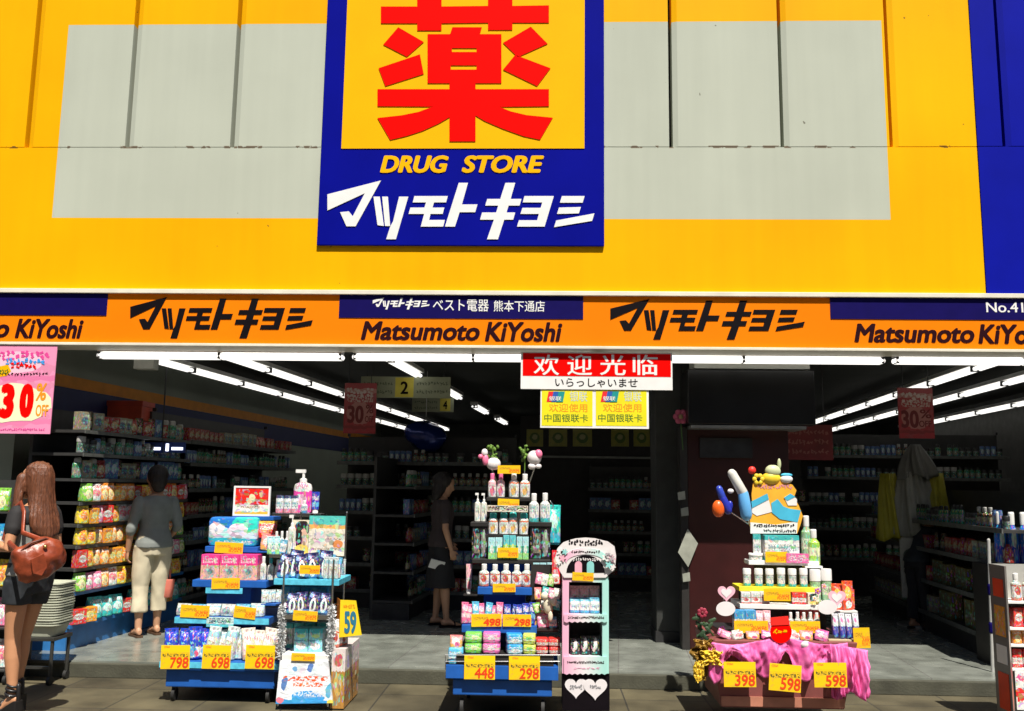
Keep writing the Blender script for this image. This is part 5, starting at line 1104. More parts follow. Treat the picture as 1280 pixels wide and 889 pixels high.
def crumple(px0, px1, py0, py1, Y, nm, m, seed, amp=.05):
    b = MB(); g = []
    for j in range(26):
        r_ = []; v = j/25
        for i in range(26):
            u = i/25; wob = mnoise.noise(Vector((v*4, seed, 1)))*.35
            p = P(px0+(px1-px0)*(.5+(u-.5)*(.55+.45*abs(math.cos(v*3.1+seed)))+wob*.4), py0+(py1-py0)*v+3*mnoise.noise(Vector((u*4, seed, 2))), Y)
            r_.append(b.bm.verts.new((p.x, Y-amp*(.5+mnoise.noise(Vector((u*5+seed, v*5, seed)))+.5*mnoise.noise(Vector((u*13, v*12, seed)))), p.z)))
        g.append(r_)
    for j in range(25):
        for i in range(25): b.bm.faces.new((g[j][i], g[j][i+1], g[j+1][i+1], g[j+1][i]))
    o = b.build(nm, m, t, smooth=35); md = o.modifiers.new('thickness', 'SOLIDIFY'); md.thickness = .003
crumple(862, 896, 799, 824, YR-.01, 'gold_sheet', GOLD, 1); crumple(868, 886, 822, 850, YR-.01, 'gold_tail', GOLD, 5, .03); crumple(874, 903, 813, 831, YR-.05, 'yellow_sheet', RIBY, 3, .03); crumple(866, 880, 826, 852, YR-.05, 'yellow_tail', RIBY, 8, .02)
MB().ell(P(886, 818, YR-.05), (.02, .02, .02), 10, 8).build('knot', RIBY, t, smooth=0)
# goods in the tulle
zt5 = z1_
put('pouch', 'p_pinkmag_box', 896, 918, 790, zt5, YR+.06, 'magenta packet lying in the tulle at the left', None, .08, ry=.4); put('pouch', 'p_pinkmag_box', 922, 944, 794, zt5, YR+.08, 'magenta packet lying in the tulle behind the 398 card', None, .08, ry=-.3)
put('pouch', 'p_white_plain', 960, 984, 792, zt5, YR+.05, 'cream sachet in the tulle behind the middle price card', None, .06, ry=.5)
put('pouch', 'p_navy_pouch', 988, 1004, 790, zt5, YR+.05, 'navy and pale pouch in the tulle right of the middle price card', None, .06, ry=.2)
blobs('hair_ornament', 'white puff ornament on a stick standing in the tulle', 'ornament', [('puff', TOYW, 1007, 807-1, 7, 5, 0), ('stick', MC['dull_pink'], 1009, 818, 1.6, 10, 0)], YR-.02)
# tiers
zq1, s = tier(D5, 903, 1050, 794, 801, YR+.08, -.8, DARKST); MB().box(P(915, 800, YR+.2).x, YR+.2, zt5+.0005, P(1040, 800, YR+.2).x, -.82, zat(975, 801, YR+.08)-.0005).build('riser', DARKST, D5)
zq2, s = tier(D5, 925, 1044, 757, 761, YR+.2, -.84, WHITE); MB().box(P(935, 780, YR+.3).x, YR+.34, zq1+.0005, P(1035, 780, YR+.3).x, -.86, zat(975, 761, YR+.2)-.0005).build('riser', DARKST, D5)
zq2b, s = tier(D5, 924, 1024, 735, 739, YR+.26, -.86, mat('tray_yellow', (.75, .60, .03), .5, var=.1)); 
MB().box(P(930, 750, YR+.3).x, YR+.36, zq2+.0005, P(1018, 750, YR+.3).x, -.88, zat(975, 739, YR+.26)-.0005).build('riser', DARKST, D5)
zq3, s = tier(D5, 936, 1024, 702, 706, YR+.34, -.87, WHITE); MB().box(P(945, 715, YR+.4).x, YR+.46, zq2b+.0005, P(1010, 715, YR+.4).x, -.89, zat(975, 706, YR+.34)-.0005).build('riser', DARKST, D5)
row('box', 'p_pic_box', 917, 946, 2, 763, zq1, YR+.11, 'picture box with a blue top on the lowest tier '+W5, 'picture boxes at the left of the lowest tier '+W5)
row('pouch', 'p_white_pink', 945, 965, 2, 764, zq1, YR+.12, 'white and pink pouch on the lowest tier '+W5, 'white and pink pouches on the lowest tier '+W5, d=.06)
row('bottle', 'p_white_red', 985, 1026, 5, 766, zq1, YR+.12, 'small white and red bottle on the lowest tier '+W5, 'small white and red bottles on the lowest tier '+W5)
row('box', 'p_red_box', 1000, 1024, 3, 760, zq1+.02, YR+.22, 'red box at the back of the lowest tier '+W5, 'red boxes at the back of the lowest tier '+W5, d=.05)
z_s, s = tier(D5, 1036, 1072, 800, 803, YR+.05, -.9, mat('tray_cream', (.5, .40, .25), .5, var=.1), name='side_shelf')
row('pouch', 'p_navy_pouch', 1040, 1074, 4, 768, z_s, YR+.07, 'white and navy pouch on the side shelf at the right '+W5, 'navy pouches on the side shelf '+W5, d=.05)
row('box', 'p_white_red', 926, 962, 3, 740, zq2, YR+.215, 'little white box with a round emblem on the second tier '+W5, 'little white boxes on the second tier '+W5, d=.045)
row('box', 'p_redwhite_pack', 990, 1008, 1, 741, zq2, YR+.21, 'white box with a red round emblem on the second tier '+W5, None, d=.045); row('box', 'p_face_card', 1009, 1024, 1, 742, zq2, YR+.21, 'small box with a dark haired face on the second tier '+W5, None, d=.045)
row('jar', 'p_white_teal', 928, 1012, 6, 711, zq2b, YR+.28, 'white capped bottle with a teal foot on the third tier '+W5, 'white and teal bottles on the third tier '+W5, gap=.25)
row('jar', 'p_green_bottle', 1012, 1042, 2, 712, zq2, YR+.28, 'clear green jar at the right of the third tier '+W5, 'clear green jars on the third tier '+W5)
row('box', 'p_white_teal', 941, 951, 1, 668, zq3, YR+.37, 'narrow white and teal box under the header board '+W5, None); row('box', 'p_white_teal', 953, 1000, 1, 669, zq3, YR+.36, 'wide white and teal box under the header board '+W5, None, d=.09)
put('jar', 'p_white_plain', 937, 955, 692, zq3, YR+.345, 'white dish in front of the narrow teal box', None)
row('bottle', 'p_green_bottle', 1001, 1016, 1, 645, zq3, YR+.38, 'tall clear green bottle right of the header board', None); row('bottle', 'p_lime_bottle', 1010, 1026, 1, 662, zq3-.03, YR+.36, 'lime green bottle at the right of the top tier '+W5, None)
MB().box(P(1008, 705, YR+.3).x, YR+.335, zq3-.045, P(1030, 705, YR+.3).x, -.95, zq3-.0315).build('side_shelf', WHITE, D5)
# header board with towels
t = root('header_board', 'orange and white header board with pale blue towel shapes over the tulle display', 'sign', (P(970, 670, YR+.42).x, YR+.42, zq3))
HB = [(938, 666), (937, 648), (940, 632), (939, 618), (941, 604), (950, 596), (968, 598), (990, 606), (995, 613), (992, 622), (998, 632), (1003, 645), (1000, 656), (996, 667)]
f_ = lambda x, y: (x, y)
shapes([HB], f_, YR+.42, mat('board_orange', (.82, .40, .03), .5, var=.1), t, 'board', .012)
SKY1 = mat('towel_blue', (.05, .42, .62), .6, var=.12); SKY2 = mat('towel_white', (.74, .72, .70), .6, var=.08)
shapes([[(938, 667), (938, 653), (970, 656), (997, 652), (996, 667)]], f_, YR+.4075, WHITE, t, 'caption_panel', .002)
shapes([[(940, 633), (960, 622), (965, 640), (946, 645), (940, 641)]], f_, YR+.4075, SKY2, t, 'towel_shape', .003); shapes([[(939, 627), (959, 617), (961, 624), (940, 635)]], f_, YR+.4042, SKY1, t, 'towel_shape', .003)
shapes([[(964, 629), (972, 624), (979, 633), (987, 636), (1001, 638), (997, 653), (975, 649), (965, 641)]], f_, YR+.4075, SKY1, t, 'towel_shape', .004)
shapes([[(980, 622), (988, 617), (996, 624), (996, 632), (985, 632)]], f_, YR+.4075, SKY2, t, 'towel_shape', .004); shapes([[(980, 622), (988, 617), (994, 621), (984, 626)]], f_, YR+.403, SKY1, t, 'towel_shape', .002)
squiggles(942, 654.5, 993, 660, 10, YR+.405, BLACK, t); squiggles(954, 661.5, 996, 666, 9, YR+.405, BLACK, t); squiggles(946, 605, 990, 612, 8, YR+.4075, mat('pink_print', (.65, .25, .3), .5), t)
p = P(968, 668, YR+.42); 
for px in (948, 988): p = P(px, 665, YR+.43); MB().tube([(p.x, YR+.428, p.z), (p.x, YR+.428, zq3+.0005)], .005, 6).build('support', CHROME, t)
# things on top of the header
ELY = mat('toy_yellow', (.80, .56, .03), .45, var=.1); ELG = mat('toy_palegreen', (.50, .55, .32), .45, var=.15)
blobs('plush_ornament', 'yellow and pale green ornament with a curled tip on top of the header board', 'ornament', [('body', ELY, 964, 598, 12, 8, 0), ('hump', ELG, 966, 589, 10, 8, 0), ('tip', ELG, 974, 580, 2.4, 7, 0)], YR+.42)
flower(948, 599, YR+.40, .042, ELY, 'yellow flower with a dark centre at the top left of the header board')
blobs('flower_bud', 'red flower bud behind the yellow flower', 'flower', [('bud', mat('bud_red', (.72, .03, .02), .5), 940, 588, 5, 5, 0), ('stalk', MC['stem_green'], 942, 596, 1.4, 6, .01)], YR+.43)
blobs('towel_roll', 'small white and blue rolled towel at the top right of the header board', 'towel', [('roll', SKY2, 983, 599, 8, 5, 0), ('band', SKY1, 983, 594, 7.5, 2.5, -.004)], YR+.41)
# bottles sticking out at the left
def rodlike(nm, label, cat, pts, rads, ms, Y, capm=None):
    t = root(nm, label, cat, P(*pts[0], Y))
    a, c_, e = [P(*p, Y) for p in pts]
    MB().tube([a, a.lerp(c_, .5), c_], [rads[0], rads[0], rads[0]*.9], 14).build('body', ms[0], t, smooth=50); MB().tube([c_.lerp(e, .04), e], [rads[1], rads[1]*.9], 14).build('cap', ms[1], t, smooth=50)
    a2 = P(940, pts[0][1]+20, Y+.1); MB().tube([a, a2], .005, 6).build('holder_wire', CHROME, t); return t
rodlike('spray_bottle', 'pale blue spray bottle with a long white cap leaning left of the header board', 'bottle', ((933, 644), (929, 617), (915, 592)), (.042, .036), (mat('bottle_skyblue', (.12, .38, .72), .3, var=.1), mat('cap_grey', (.62, .62, .58), .35, var=.05)), YR+.36)
rodlike('spray_bottle', 'slanting navy blue bottle left of the pale blue spray bottle', 'bottle', ((910, 638), (903, 622), (899, 611)), (.030, .026), (mat('bottle_navy', (.02, .03, .35), .3, var=.1), mat('bottle_navy2', (.03, .06, .42), .3, var=.1)), YR+.34)
blobs('ball', 'orange red ball hanging lowest at the left of the header board', 'ball', [('ball', mat('ball_orange', (.80, .12, .01), .35, var=.15, scale=14), 898, 636, 8, 11, 0), ('nozzle', TOYW, 914, 614, 4, 3, .02), ('ring', MC['bottle_navy'], 913, 632, 3.5, 6, .01)], YR+.34)
# hearts, tags
HPK = mat('heart_pink', (.80, .45, .55), .5, var=.1); HWH = mat('heart_white', (.76, .74, .75), .5, var=.05)
def heart(cx, cy, s_, Y, m, label, post=None):
    t = root('heart_card', label, 'card', P(cx, cy+s_, Y)); shapes([pt(cx, cy, s_)], f_, Y, m, t, 'sheet', .006)
    shapes([pt(cx, cy, s_*.6)], f_, Y-.0065, HWH, t, 'inner_heart', .002)
    p = P(cx, cy, Y); MB().tube([(p.x, Y+.006, p.z), (p.x, Y+.10, p.z-.06)], .004, 6).build('support', CHROME, t)
heart(908, 741, 11, YR+.12, HPK, 'pink heart card at the left of the second tier of the tulle display'); heart(1046, 747, 11, YR+.08, HPK, 'pink heart card at the right of the second tier of the tulle display')
def oval(cx, cy, rx_, ry_, Y, label):
    t = root('oval_card', label, 'card', P(cx, cy+ry_, Y)); shapes([[(cx+rx_*math.cos(a), cy+ry_*math.sin(a)) for a in [2*math.pi*k/28 for k in range(28)]]], f_, Y, HWH, t, 'sheet', .006)
    p = P(cx, cy, Y); MB().tube([(p.x, Y+.006, p.z), (p.x, Y+.10, p.z-.05)], .004, 6).build('support', CHROME, t)
oval(907, 761, 12, 9, YR+.10, 'white oval card under the left heart card'); oval(1034, 759, 12, 9, YR+.06, 'white oval card beside the right heart card')
t = root('round_tag', 'red round hanging tag with a flap and two yellow characters on the tulle display', 'tag', P(976, 805, YR-.03))
shapes([[(976+13.5*math.cos(a), 790+14*math.sin(a)) for a in [2*math.pi*k/28 for k in range(28)]]], f_, YR-.03, SIGNRED, t, 'disc', .006)
shapes([[(963, 772), (985, 770), (987, 781), (963, 782)]], f_, YR-.0365, mat('flap_red', (.78, .02, .012), .5, var=.05), t, 'flap', .004); squiggles(966, 786, 984, 793, 2, YR-.0365, SIGNYEL, t)
for k in range(9): 
    x0 = 1038+rr.uniform(0, 16); y0 = 727+k*3.4
    put('pouch', 'p_red_toy', x0, x0+15, y0, zat(1050, 762, YR+.2), YR+.16+.012*k, 'red and orange packet in the pile right of the heart card', 'red packets right of the heart card', .03, rz=rr.uniform(-.4, .4))
MB().box(P(1030, 763, YR+.14).x, YR+.14, zat(1050, 762, YR+.2)-.012, P(1072, 763, YR+.14).x, -.9, zat(1050, 762, YR+.2)-.0005).build('side_shelf', WHITE, D5)
MB().box(P(1056, 763, YR+.3).x, YR+.3, z_s+.0005, P(1062, 763, YR+.3).x, -.94, zat(1050, 762, YR+.2)-.0125).build('side_post', DARKST, D5)
card(905, 828, 944.5, 858.5, YR-.085, '398', 'at the left of the tulle '+W5, 0); card(962, 831, 1001, 864, YR-.085, '598', 'in the middle of the tulle '+W5, -.07); card(1018, 829, 1058, 859, YR-.145, '598', 'at the right of the tulle '+W5, 0)
card(918, 776.5, 960, 791, YR+.066, '', 'left of the red round tag'); card(988, 777, 1025, 791, YR+.066, '', 'right of the red round tag'); card(955, 737, 988, 751, YR+.19, '', 'on the second tier '+W5); card(957, 690, 984, 703, YR+.328, '', 'on the top tier '+W5)
card(1067.5, 785, 1087, 810, YR+.03, '', 'at the far right edge '+W5, .03)
p = P(1075, 790, YR+.035); MB().tube([(p.x, YR+.036, p.z), (P(1066, 800, YR+.1).x, YR+.1, z_s-.005)], .004, 6).build('tag_wire', CHROME, D5)
o = MB().pbox(983, 692, 1011, 704, YR+.325, .004).build('pink_tag', pm('p_pinktag', (.78, .12, .35), text=((.1, .9, .2, .8, (.8, .5, .6)),))); tag(o, 'pink tag right of the price tag on the top tier of the tulle display', 'tag')

# ---------- stand at the right edge
YE = -1.2
D6 = root('display_stand', 'pale sided stand of red and orange goods at the right edge of the photo', 'display stand', P(1270, 889, YE)); D6.location.z = 0
x0, x1 = P(1261, 800, YE).x, P(1340, 800, YE).x
ACR = mat('pale_side', (.40, .40, .37), .3, var=.1)
MB().box(x0, YE, .005, x0+.012, YE+.22, zat(1260, 708, YE)).build('side_sheet', pm('p_side', (.16, .15, .14), blobs=((.5, .2, .3, .08, (.6, .2, .15)), (.5, .5, .3, .1, (.55, .45, .4))), text=((.1, .9, .3, .4, (.5, .1, .1)),), fuss=0), D6); MB().box(x1-.012, YE, .005, x1, YE+.22, zat(1260, 708, YE)).build('side_sheet', ACR, D6)
MB().box(x0+.013, YE+.20, .005, x1-.013, YE+.22, zat(1260, 708, YE)).build('back_sheet', ACR, D6)
LV6 = [(752, 'p_white_red'), (785, 'p_red_box'), (806, 'p_orange_packet'), (836, 'p_redwhite_pack')]
for py, bd in LV6:
    z = zat(1265, py, YE); MB().box(x0+.013, YE+.004, z-.014, x1-.013, YE+.199, z).build('shelf', WHITE, D6)
MB().pbox(1270, 838.5, 1329, 888, YE-.008, .007).build('front_card', pm('p_frontred', WH, blobs=((.10, .4, .12, .16, (.75, .03, .03)), (.5, .5, .2, .2, (.75, .03, .03))), text=((.02, .9, .72, .92, (.7, .1, .3)), (.02, .9, .2, .5, (.75, .03, .03)))), D6)
for (py, bd), top_, sh in zip(LV6, (717, 760, 788, 812), ('bottle', 'box', 'pouch', 'pack')):
    row(sh, bd, 1265, 1333, 5, top_, zat(1265, py, YE), YE+.03, '%s %s on the %s shelf of the stand at the right edge' % ({'p_white_red': 'white and red', 'p_red_box': 'red', 'p_orange_packet': 'orange', 'p_redwhite_pack': 'red and white'}[bd], CATS[sh], {'p_white_red': 'top', 'p_red_box': 'second', 'p_orange_packet': 'third', 'p_redwhite_pack': 'lowest'}[bd]), '%s goods on the right edge stand' % bd[2:].replace('_', ' '))
# blue bottles beyond
YF = .25
D7 = root('display_stand', 'dark stand carrying large blue bottles at the right edge behind the clear sided stand', 'display stand', P(1260, 800, YF)); D7.location.z = FLZ
x0, x1 = P(1243, 712, YF).x, P(1310, 712, YF).x; z7 = zat(1260, 707, YF)
MB().box(x0, YF, FLZ+.0005, x1, YF+.4, z7).build('cabinet', INTDARK, D7)
zz = zat(1232, 812, .1); p0, p1 = P(1231, 675, .1), P(1239, 808, .1)
o = root('white_pole', 'slim white pole with dark bands standing at the end of the right aisle shelving', 'pole', (p1.x, .1, FLZ)); MB().tube([(p1.x, .1, FLZ+.001), (p0.x+.03, .1, p0.z)], .013, 10).build('pole', mat('pole_white', (.42, .42, .40), .4, var=.1), o)
for k in (.33, .62): c = Vector((p1.x, .1, FLZ)).lerp(Vector((p0.x+.03, .1, p0.z)), k); MB().tube([c-Vector((0, 0, .03)), c+Vector((0, 0, .03))], .02, 10).build('band', NAVY, o)
pm('p_bigblue', (.01, .05, .42), bands=((.35, .8, (.02, .14, .60)),), blobs=((.5, .5, .2, .18, (.6, .68, .75)),), rough=.2)
row('bottle', 'p_bigblue', 1244, 1304, 4, 640, z7, YF+.03, 'large blue bottle with a pale cap on the dark stand at the right edge', 'large blue bottles at the right edge', cap='cap_white')
# goods seen left of the woman at the left edge
YL = -.55
D8 = root('display_stand', 'narrow stand of bright packets cut off by the left edge of the photo', 'display stand', P(-10, 845, YL)); D8.location.z = 0
x0, x1 = P(-60, 800, YL).x, P(14, 800, YL).x
MB().box(x0, YL+.28, .005, x1, YL+.3, zat(0, 600, YL)).build('back_sheet', SHELFM, D8); MB().box(x1-.01, YL, .005, x1, YL+.279, zat(0, 600, YL)).build('side_sheet', SHELFM, D8)
for i, (py, top_, bd, sh) in enumerate(((640, 610, 'p_green_packet', 'pouch'), (688, 655, 'p_blue_pack', 'box'), (735, 700, 'p_yellow_packet', 'pouch'), (785, 748, 'p_pink_packet', 'pouch'), (838, 800, 'p_white_packet', 'pouch'))):
    z = zat(0, py, YL); MB().box(x0, YL, z-.012, x1-.011, YL+.279, z).build('shelf', SHELFM, D8)
    row(sh, bd, -56, 12, 4, top_, z, YL+.04, '%s %s on the %s shelf of the stand at the left edge' % (COLN[bd], CATS[sh], ['top', 'second', 'third', 'fourth', 'lowest'][i]), '%s goods on the left edge stand' % COLN[bd])

# ---------- more goods filling the gaps of the displays
for k in range(5): put('pouch', 'p_silver_refill', 326+4.5*k, 336+4.5*k, 738+3*(k % 2), z_ if False else zat(340, 757, Y2), Y2+.10+.02*k, 'silver grey sachet at the right end of the second tier on the left blue stand', 'silver sachets at the right end of the left blue stand', .04, rz=rr.uniform(-.3, .3), ry=rr.uniform(-.2, .2))
MB().box(P(322, 757, Y2).x, Y2+.08, zat(340, 757, Y2)-.012, P(354, 757, Y2).x, -.5, zat(340, 757, Y2)-.0005).build('side_shelf', STANDBLUE, D1)
for k in range(4): put('pouch', ['p_greenteal', 'p_white_blue'][k % 2], 334+4.5*k, 343+4.5*k, 671+4*(k % 2), zat(340, 694, YB-.08), YB-.05, '%s sachet at the left of the upper shelf on the tinsel stand' % ['teal and green', 'white and blue'][k % 2], 'sachets left of the picture cards on the tinsel stand', .03, ry=rr.uniform(-.2, .2))
for k in range(3): put('pouch', 'p_peach_refill', 400+7*k, 412+7*k, 700+3*k, zs3, YA+.12, 'peach sachet at the right of the upper shelf on the tinsel stand', 'peach sachets on the tinsel stand', .04, ry=rr.uniform(-.2, .2))
for k in range(3): put('pouch', 'p_white_red', 414+5*k, 425+5*k, 775+6*k, zat(420, 811.5, YA), YA+.05+.05*k, 'white and red packet on the side carton beside the tinsel stand', 'packets on the side carton', .04, ry=rr.uniform(-.2, .2))
hw = P(664, 700, YM[2]).x, P(698, 700, YM[2]).x
for k in range(12):
    bd = ['p_pink_packet', 'p_white_plain', 'p_green_packet', 'p_white_red', 'p_orange_face', 'p_teal_packet'][k % 6]
    px = 668+(k % 4)*7.5; py = 706+(k//4)*17+rr.uniform(-2, 2)
    put('pouch', bd, px, px+9, py+12, zat(px, py+26, YM[1]-.02) if k > 7 else zat(px, py+26, YM[2]), YM[2]-.03-.02*(k//4), '%s sachet hanging at the right side of the middle blue stand' % {'p_pink_packet': 'pink', 'p_white_plain': 'cream', 'p_green_packet': 'green', 'p_white_red': 'white and red', 'p_orange_face': 'orange', 'p_teal_packet': 'teal'}[bd], 'sachets hanging at the right side of the middle blue stand', .025, rz=rr.uniform(-.3, .3), ry=rr.uniform(-.25, .25))
MB().box(hw[0], YM[2]+.012, zat(680, 790, YM[2]), hw[1], YM[2]+.02, zat(680, 706, YM[2])).build('hanging_panel', INTDARK, D3)
for k in range(8):
    bd = ['p_pink_packet', 'p_white_packet', 'p_orange_face', 'p_pinkmag_box'][k % 4]
    px = 900+k*17+rr.uniform(-3, 3)
    put('pouch', bd, px, px+17, 789+rr.uniform(-3, 2), zt5, YR+.035, '%s packet nestled in the top of the magenta tulle' % {'p_pink_packet': 'pink', 'p_white_packet': 'white', 'p_orange_face': 'orange', 'p_pinkmag_box': 'magenta'}[bd], 'packets nestled in the magenta tulle', .05, rz=rr.uniform(-.5, .5), ry=rr.uniform(-.5, .5))
t = flower(878, 766, YR+.06, .035, mat('rose_red', (.30, .02, .05), .6, var=.2), 'dark red artificial rose at the left of the tulle display', mat('rose_heart', (.16, .01, .02), .6), 7)
b = MB()
for k in range(16):
    p = P(878+rr.uniform(-12, 14), 782+rr.uniform(-10, 16), YR+.08+rr.uniform(-.03, .05)); b.ell(p, (.03, .006, .014), 8, 5, Matrix.Rotation(rr.uniform(-1.5, 1.5), 3, 'Y'))
b.build('leaves', mat('leaf_dark', (.03, .07, .03), .5, var=.3), t); p = P(880, 790, YR+.07); MB().tube([(p.x, YR+.07, p.z+.06), (p.x+.08, YR+.16, zt5)], .006, 6).build('stem', MC['stem_green'], t)
for i, (cx, cy, r_) in enumerate(((1022, 739, .022), (1030, 733, .018), (1018, 748, .016), (903, 786, .02))):
    flower(cx, cy, YR+.15, r_, (mat('petal_violet', (.42, .14, .40), .6, var=.1), PKS, TOYW, MC['petal_violet'])[i], 'small %s artificial flower %s' % (('violet', 'pink', 'white', 'violet')[i], ('left of the right heart card', 'above the right heart card', 'low beside the right heart card', 'under the left oval card')[i]), SIGNYEL, 5)

# fuller shelves on the tinsel stand, printed labels on the right edge stand
row('box', 'p_blue_pack', 352, 411, 5, 734, zs2, YA+.17, 'blue carton at the back of the middle shelf on the tinsel stand', 'blue cartons at the back of the tinsel stand', d=.06)
row('box', 'p_white_teal', 353, 410, 4, 779, zs1, YA+.24, 'white and teal carton at the back of the lowest shelf on the tinsel stand', 'white and teal cartons at the back of the tinsel stand', d=.06)
row('bottle', 'p_white_blue', 342, 362, 3, 664, zat(340, 694, YB-.08), YB-.01, 'white and blue bottle left of the white pump bottle on the tinsel stand', 'white and blue bottles on the tinsel stand')
row('pouch', 'p_silver_refill', 404, 424, 3, 697, zs3, YA+.07, 'silver sachet at the right end of the upper shelf on the tinsel stand', 'silver sachets on the tinsel stand', d=.03)
row('pouch', 'p_small_grey', 420, 432, 2, 700, zat(426, 724, YB), YB-.03, 'grey sachet hanging at the right of the tinsel stand', 'grey sachets hanging on the tinsel stand', d=.02)
xs_ = P(1261, 800, YE).x
for k, (za, zb2, mm) in enumerate(((.10, .34, CARDRED), (.40, .52, WHITE), (.58, .78, MC['p_orange_box']), (.84, .96, CARDRED))):
    MB().box(xs_-.004, YE+.03, za, xs_-.0005, YE+.17, zb2).build('printed_label', mm, D6)

# ================================================================== PEOPLE
def realize(b, voxel, name, mats, smooth_it=2, fold=0, fscale=(6, 6, 3), seed=0, strand=0):
    """merge overlapping pieces into one continuous skin and add folds or strands"""
    me = b.mesh('tmp', [], None); o = bpy.data.objects.new('tmp', me); COL.objects.link(o)
    md = o.modifiers.new('r', 'REMESH'); md.mode = 'VOXEL'; md.voxel_size = voxel
    ms = o.modifiers.new('s', 'SMOOTH'); ms.iterations = smooth_it; ms.factor = .5
    dg = bpy.context.evaluated_depsgraph_get(); dg.update()
    out = bpy.data.meshes.new_from_object(o.evaluated_get(dg)); bpy.data.objects.remove(o); bpy.data.meshes.remove(me)
    out.name = name; out.materials.clear()
    for m in (mats if isinstance(mats, (list, tuple)) else [mats]): out.materials.append(m)
    if fold or strand:
        ns = [v.normal.copy() for v in out.vertices]
        for v, n in zip(out.vertices, ns):
            q = Vector((v.co.x*fscale[0], v.co.y*fscale[1], v.co.z*fscale[2]))+Vector((seed, seed*2, 0))
            d = fold*(mnoise.noise(q)+.5*mnoise.noise(q*2.3))
            if strand:
                a = math.atan2(v.co.x-strand[0], v.co.y-strand[1]); d += strand[2]*(mnoise.noise(Vector((a*9, v.co.z*1.3, seed)))+.6*mnoise.noise(Vector((a*24, v.co.z*2, seed+5))))
            v.co += n*d
    out.polygons.foreach_set('use_smooth', [True]*len(out.polygons)); out.update(); return out
def V(*a): return Vector(a)
def ringz(c, rx, ry, n=20, p=1.0): return [V(c[0]+rx*(abs(math.cos(a))**p)*(1 if math.cos(a) >= 0 else -1), c[1]+ry*(abs(math.sin(a))**p)*(1 if math.sin(a) >= 0 else -1), c[2]) for a in [2*math.pi*j/n for j in range(n)]]
def hand(b, wrist, d, up, side, s=1.0, curl=.5):
    """palm, four fingers and a thumb; d: direction of the hand, up: back of the hand, side: towards the thumb"""
    d = d.normalized(); side = side.normalized(); up = up.normalized()
    rings = []
    for u, w_, t_ in ((-.012, .020, .016), (.012, .026, .016), (.045, .036, .015), (.08, .040, .013)):
        c = wrist+d*u*s; rings.append([c+side*(w_*s*math.cos(a))+up*(t_*s*math.sin(a)) for a in [2*math.pi*j/12 for j in range(12)]])
    b.loft(rings)
    for off, L_ in ((.029, .066), (.010, .076), (-.010, .070), (-.028, .056)):
        p = wrist+d*.072*s+side*off*s; q = p.copy(); pts = [q-d*.012*s, q.copy()]; a = .15
        for f in (.45, .32, .23):
            a += curl*.75; q = q+(d*math.cos(a)-up*math.sin(a))*L_*f*s; pts.append(q.copy())
        b.tube(pts, [.0088*s, .0088*s, .0084*s, .0076*s, .0064*s], 8)
    p = wrist+d*.022*s+side*.026*s
    b.tube([p, p+(d*.5+side*.8-up*.2).normalized()*.034*s, p+(d*.8+side*.75-up*.4).normalized()*.064*s], [.011*s, .010*s, .0078*s], 8)
def headshape(b, c, f, s=1.0, tilt=0):
    """head centred at c looking along f (horizontal), tilt in radians downwards"""
    rt_ = V(f.y, -f.x, 0); fw_ = (f*math.cos(tilt)-V(0, 0, 1)*math.sin(tilt)); up_ = rt_.cross(fw_)
    M = Matrix((rt_, fw_, up_)).transposed()
    def T(x, y, z): return c+M @ V(x*s, y*s, z*s)
    prof = [(-.112, .022, .030, .060), (-.100, .040, .050, .045), (-.075, .056, .072, .022), (-.04, .066, .086, .008), (0, .072, .094, .0), (.04, .075, .098, -.004), (.075, .068, .090, -.008), (.1, .048, .066, -.012), (.115, .02, .03, -.014)]
    b.loft([[T(rx*math.cos(a), dy+ry*math.sin(a), z) for a in [2*math.pi*j/20 for j in range(20)]] for z, rx, ry, dy in prof])
    b.tube([T(0, .092, .010), T(0, .108, -.022), T(0, .098, -.034)], [.009*s, .013*s, .010*s], 8)      # nose
    b.tube([T(-.018, .088, -.062), T(0, .094, -.060), T(.018, .088, -.062)], [.006*s, .009*s, .006*s], 8)   # mouth
    for sx in (-1, 1):
        b.tube([T(.018*sx, .088, .026), T(.046*sx, .078, .024)], .008*s, 8)                            # brow
        b.ell(T(.031*sx, .083, .006), (.013*s, .010*s, .008*s), 10, 8)                                  # eye
        b.ell(T(.074*sx, -.004, -.008), (.010*s, .020*s, .030*s), 10, 8)                                # ear
    b.tube([c+M @ V(0, -.01, -.07)*s, c+V(0, 0, -.17)*s-f*.02], [.050*s, .054*s], 14)
def legpts(hip, knee, ankle, toe, k=1.0):
    return ([hip, hip.lerp(knee, .5), knee, knee.lerp(ankle, .35), knee.lerp(ankle, .75), ankle], [.082*k, .070*k, .052*k, .053*k, .037*k, .032*k])
def foot(b, ankle, f, lift=0):
    rings = []; rs = V(f.y, -f.x, 0)
    for u, w_, zc, h in ((-.055, .022, ankle.z-.035, .026), (-.03, .030, ankle.z-.03, .036), (.03, .033, ankle.z*.5+.015-.0*lift, .036), (.09, .042, .034, .024), (.135, .040, .024, .018), (.165, .026, .02, .012)):
        c = V(ankle.x, ankle.y, 0)+f*u; rings.append([c+rs*(w_*math.cos(a))+V(0, 0, max(.004, zc+h*math.sin(a))) for a in [2*math.pi*j/12 for j in range(12)]])
    b.loft(rings)
FY = V(0, 1, 0)
SKIN = mat('skin_tan', (.52, .25, .13), .5, var=.06, scale=6); SKIN2 = mat('skin_light', (.50, .27, .16), .5, var=.06, scale=6)
HAIRB = mat('hair_brown', (.13, .045, .02), .45, var=.5, scale=40, stretch=(3, 3, .25), bump=.4, bscale=90); HAIRD = mat('hair_dark', (.014, .010, .009), .5, var=.4, scale=40, stretch=(3, 3, .3), bump=.4, bscale=90)
